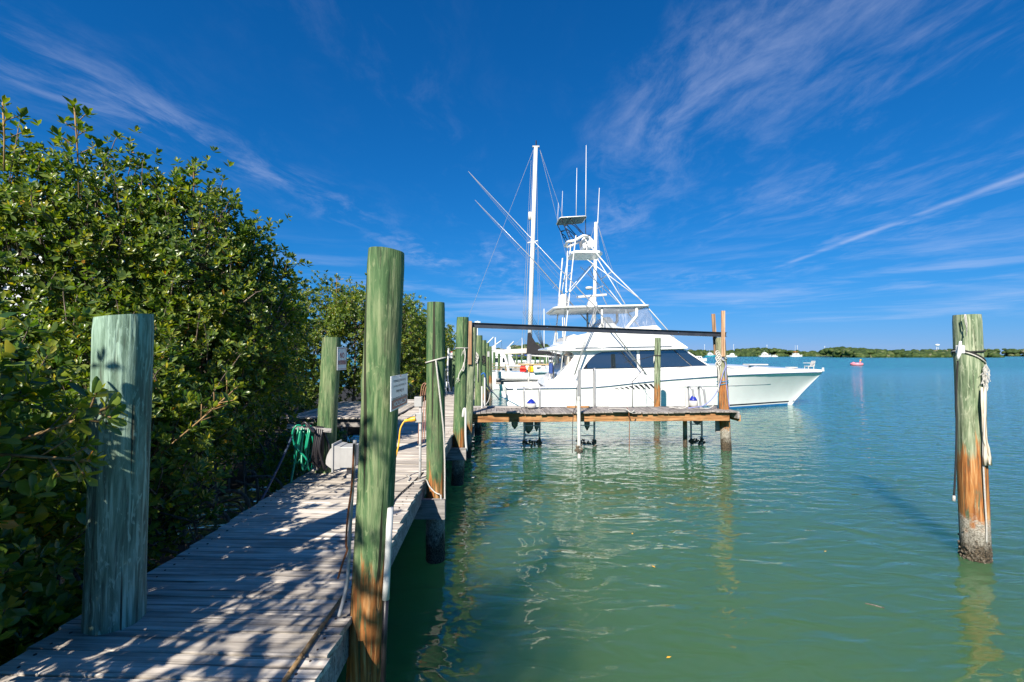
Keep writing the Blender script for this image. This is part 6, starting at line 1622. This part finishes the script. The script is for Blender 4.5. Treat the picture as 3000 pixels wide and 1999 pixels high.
# boats in the far marina
cabin_boat(1470, 1079, 9.0, 'white cabin boat moored behind the row of davits', fly=True, mast=4, grp='boats in the far marina', Y=64)
cabin_boat(1620, 1071, 9.0, 'white cabin boat moored behind the sailboat stern', fly=True, mast=6, grp='boats in the far marina', Y=92, flip=-1)
def yawl(px, Y, top, label):
    x = (px - 1500) / F * Y
    t_ = thing('sailboat', (x, Y, 0), label, 'sailboat', 'sailboats in the far marina')
    rows = [[(xx, -bb, 1.1), (xx, -bb * .6, -.2), (xx, bb * .6, -.2), (xx, bb, 1.1)] for xx, bb in ((-4, .9), (-2, 1.3), (1, 1.35), (3, .9), (5, .05))]
    part('hull', t_, 'gelcoat', MB().loft(rows), local=True, smooth=True, autos=40)
    part('cabin', t_, 'white_paint', MB().box((-.3, 0, 1.3), (3.4, 1.5, .5)), local=True, bevel=.08)
    zt = at(px, top, Y).z
    part('mast', t_, 'white_paint', MB().tube([(0.6, 0, 1.0), (.6, 0, zt)], [.10, .07], 8), local=True, smooth=True)
    part('boom', t_, 'canvas_blue', MB().tube([(0.5, 0, 2.4), (-3.2, 0, 2.5)], .14, 8), local=True, smooth=True)
    for q in (-4, 5): part('stay', t_, 'aluminium', MB().tube([(.6, 0, zt), (q, 0, 1.1)], .018, 4), local=True)
yawl(1520, 84, 990, 'far sailboat with a thin mast left of the big mast')
yawl(1585, 88, 905, 'far sailboat with a tall thin mast right of the big mast')
yawl(1640, 96, 930, 'far sailboat with a thin mast close to the yacht stern')

# ================================================================== ISLAND, FAR SHORE, DISTANT THINGS
def shore_mass(name, label, spans, seed):
    """crowns of a far mangrove shore that reads as one mass"""
    r_ = np.random.default_rng(seed)
    ico = bmesh.new(); bmesh.ops.create_icosphere(ico, subdivisions=2, radius=1.0)
    iv = np.array([v.co[:] for v in ico.verts]); jf = np.array([[v.index for v in f.verts] for f in ico.faces]); ico.free()
    V, Fc, T = [], [], []; off = 0
    for (px0, px1, Y0, depth, n, hlo, hhi) in spans:
        for k in range(n):
            f_ = r_.random(); row = r_.random() ** 1.4
            Y = Y0 + depth * row + 6 * math.sin(f_ * 9 + seed)
            x = ((px0 + (px1 - px0) * f_) - 1500) / F * Y0
            big = 0.8 + 0.45 * vnoise(np.array([[f_ * 9.0, Y0 * .01, 0]]), seed)[0]
            h_ = (hlo + (hhi - hlo) * (0.25 + .75 * row)) * big * r_.uniform(.8, 1.12)
            rx = r_.uniform(2.0, 3.9); rz_ = rx * r_.uniform(.55, .9)
            for lay in range(2 if row < .25 else 1):
                zc = max(h_ - rz_, rz_ * .3) if lay == 0 else rz_ * .45
                p = iv * (1 + 0.30 * vnoise(iv * 2.6 + k, seed + 7)[:, None] + .16 * vnoise(iv * 7 + k, seed + 8)[:, None])
                V.append(p * np.array([rx, rx, rz_]) + np.array([x, Y - lay * 2.2, zc])); Fc.append(jf + off); off += len(iv)
                base = np.clip(r_.normal(.46, .14), .05, .88)
                if r_.random() < .02: base = 1.0
                T.append(np.clip(base + r_.normal(0, .17, len(jf)), 0, 1))
    V = np.concatenate(V); Fc = np.concatenate(Fc); T = np.concatenate(T)
    me = bpy.data.meshes.new(name); me.vertices.add(len(V)); me.vertices.foreach_set('co', V.astype(np.float32).ravel())
    me.loops.add(Fc.size); me.loops.foreach_set('vertex_index', Fc.astype(np.int32).ravel())
    me.polygons.add(len(Fc)); me.polygons.foreach_set('loop_start', (np.arange(len(Fc)) * 3).astype(np.int32)); me.update(calc_edges=True)
    a = me.attributes.new('tint', 'FLOAT', 'FACE'); a.data.foreach_set('value', T.astype(np.float32))
    me.materials.append(MAT['far_foliage'])
    o = bpy.data.objects.new(name, me); COL.objects.link(o)
    return tag(o, label, 'mangrove shore', kind='stuff')
shore_mass('mangrove_shore', 'low green mangrove shore along the horizon behind the moored boats', [(1880, 2560, 500, 55, 620, 6.5, 9.5), (2500, 3400, 540, 55, 420, 6.5, 9.0)], 3)
shore_mass('mangrove_island', 'nearer green mangrove island reaching in behind the lone mooring piling', [(2500, 2905, 372, 45, 430, 5.0, 9.2), (2900, 2915, 372, 30, 10, 4, 7)], 5)
shore_mass('mangrove_shore', 'strip of green trees on the far shore behind the marina', [(1330, 1760, 240, 40, 240, 6, 9)], 9)
tag(obj('island_ground', MB().add([(-60, 250, -.1), (40, 250, .3), (60, 320, .6), (-80, 320, .6)], [(0, 1, 2, 3)]).add([(140, 505, -.05), (800, 540, -.05), (900, 640, .8), (120, 640, .8)], [(0, 1, 2, 3)]).add([(285, 376, -.05), (392, 376, -.05), (400, 430, .6), (280, 430, .6)], [(0, 1, 2, 3)]), 'mud_shade_dark'), kind='structure')
for k, (px, top, Y) in enumerate(((2064, 1009, 760), (2149, 1009, 760), (2247, 1010, 760), (2336, 1012, 760), (2416, 1014, 760), (2491, 1016, 760))):
    b = at(px, top, Y); t_ = thing('utility_pole', (b.x, Y, 0), ORD[k] + ' from the left of the pale utility poles above the far shore', 'pole', 'utility poles above the far shore')
    part('pole', t_, 'white_paint', MB().tube([(b.x, Y, 0), b], [0.30, 0.2], 6)); part('crossarm', t_, 'white_paint', MB().box(b - Vector((0, 0, 1.2)), (2.2, .2, .2)))
b = at(2746, 1010, 900); t_ = thing('water_tower', (b.x, 900, 0), 'tiny white water tower above the island left of the lone mooring piling', 'water tower')
part('tank', t_, 'white_paint', MB().lathe(b - Vector((0, 0, 2)), [(1, -.8), (3.6, 0), (3.8, 1.6), (2.4, 2.8), (.3, 3.3)], 14), smooth=True)
for s in (-1.8, 1.8): part('leg', t_, 'white_paint', MB().tube([(b.x + s * 1.3, 900, 0), (b.x + s * .6, 900, b.z - 2)], .35, 6))
b = at(1399, 940, 500); t_ = thing('cell_tower', (b.x, 500, 0), 'distant white cell tower above the left end of the steel beam', 'tower')
part('pole', t_, 'white_paint', MB().tube([(b.x, 500, 0), b], [0.9, .5], 8))
for q in range(6):
    a = q * math.pi / 3; part('panel', t_, 'white_paint', MB().box(b + Vector((2.6 * math.cos(a), 2.6 * math.sin(a), -3.5)), (.9, .5, 5.5)))
part('ring', t_, 'white_paint', MB().tube([b + Vector((2.4 * math.cos(a), 2.4 * math.sin(a), -3.5)) for a in [q * math.pi / 6 for q in range(12)]], .25, 5, closed=True))
b = at(1455, 1024, 300); t_ = thing('storage_tank', (b.x, 300, 0), 'pale blue storage tank far behind the davits', 'tank')
part('wall', t_, 'tank_blue', MB().lathe((b.x, 300, 0), [(5.2, 0), (5.2, 6.0)], 24), smooth=True, autos=40)
part('roof', t_, 'house_white', MB().lathe((b.x, 300, 6.0), [(5.3, 0), (3, .5), (.2, .8)], 24), smooth=True)
# inflatable flamingo on the lagoon
b = atz(2510, 1071, 0.0)
fl = thing('pool_float', b, 'pink inflatable bird float drifting on the lagoon', 'inflatable float')
part('ring', fl, 'pink_vinyl', MB().tube([b + Vector((1.0 * math.cos(a), 1.0 * math.sin(a), .30)) for a in [2 * math.pi * k / 20 for k in range(20)]], 0.33, 10, closed=True), smooth=True)
part('neck', fl, 'pink_vinyl', MB().tube(catmull([b + Vector((.05, -.9, .45)), b + Vector((.0, -1.15, .8)), b + Vector((.05, -1.0, 1.1)), b + Vector((.12, -1.1, 1.25))], 5), 0.14, 8), smooth=True)
part('head', fl, 'beak_yellow', MB().lathe(b + Vector((.12, -1.12, 1.02)), [(.05, 0), (.20, .12), (.23, .25), (.15, .40), (.03, .46)], 12), smooth=True)
part('beak', fl, 'hose_black', MB().tube([b + Vector((.12, -1.3, 1.25)), b + Vector((.14, -1.5, 1.12))], [.09, .03], 8), smooth=True)
part('tail', fl, 'pink_vinyl', MB().lathe(b + Vector((-.55, .3, .4)), [(.3, 0), (.28, .2), (.1, .42)], 10), smooth=True)
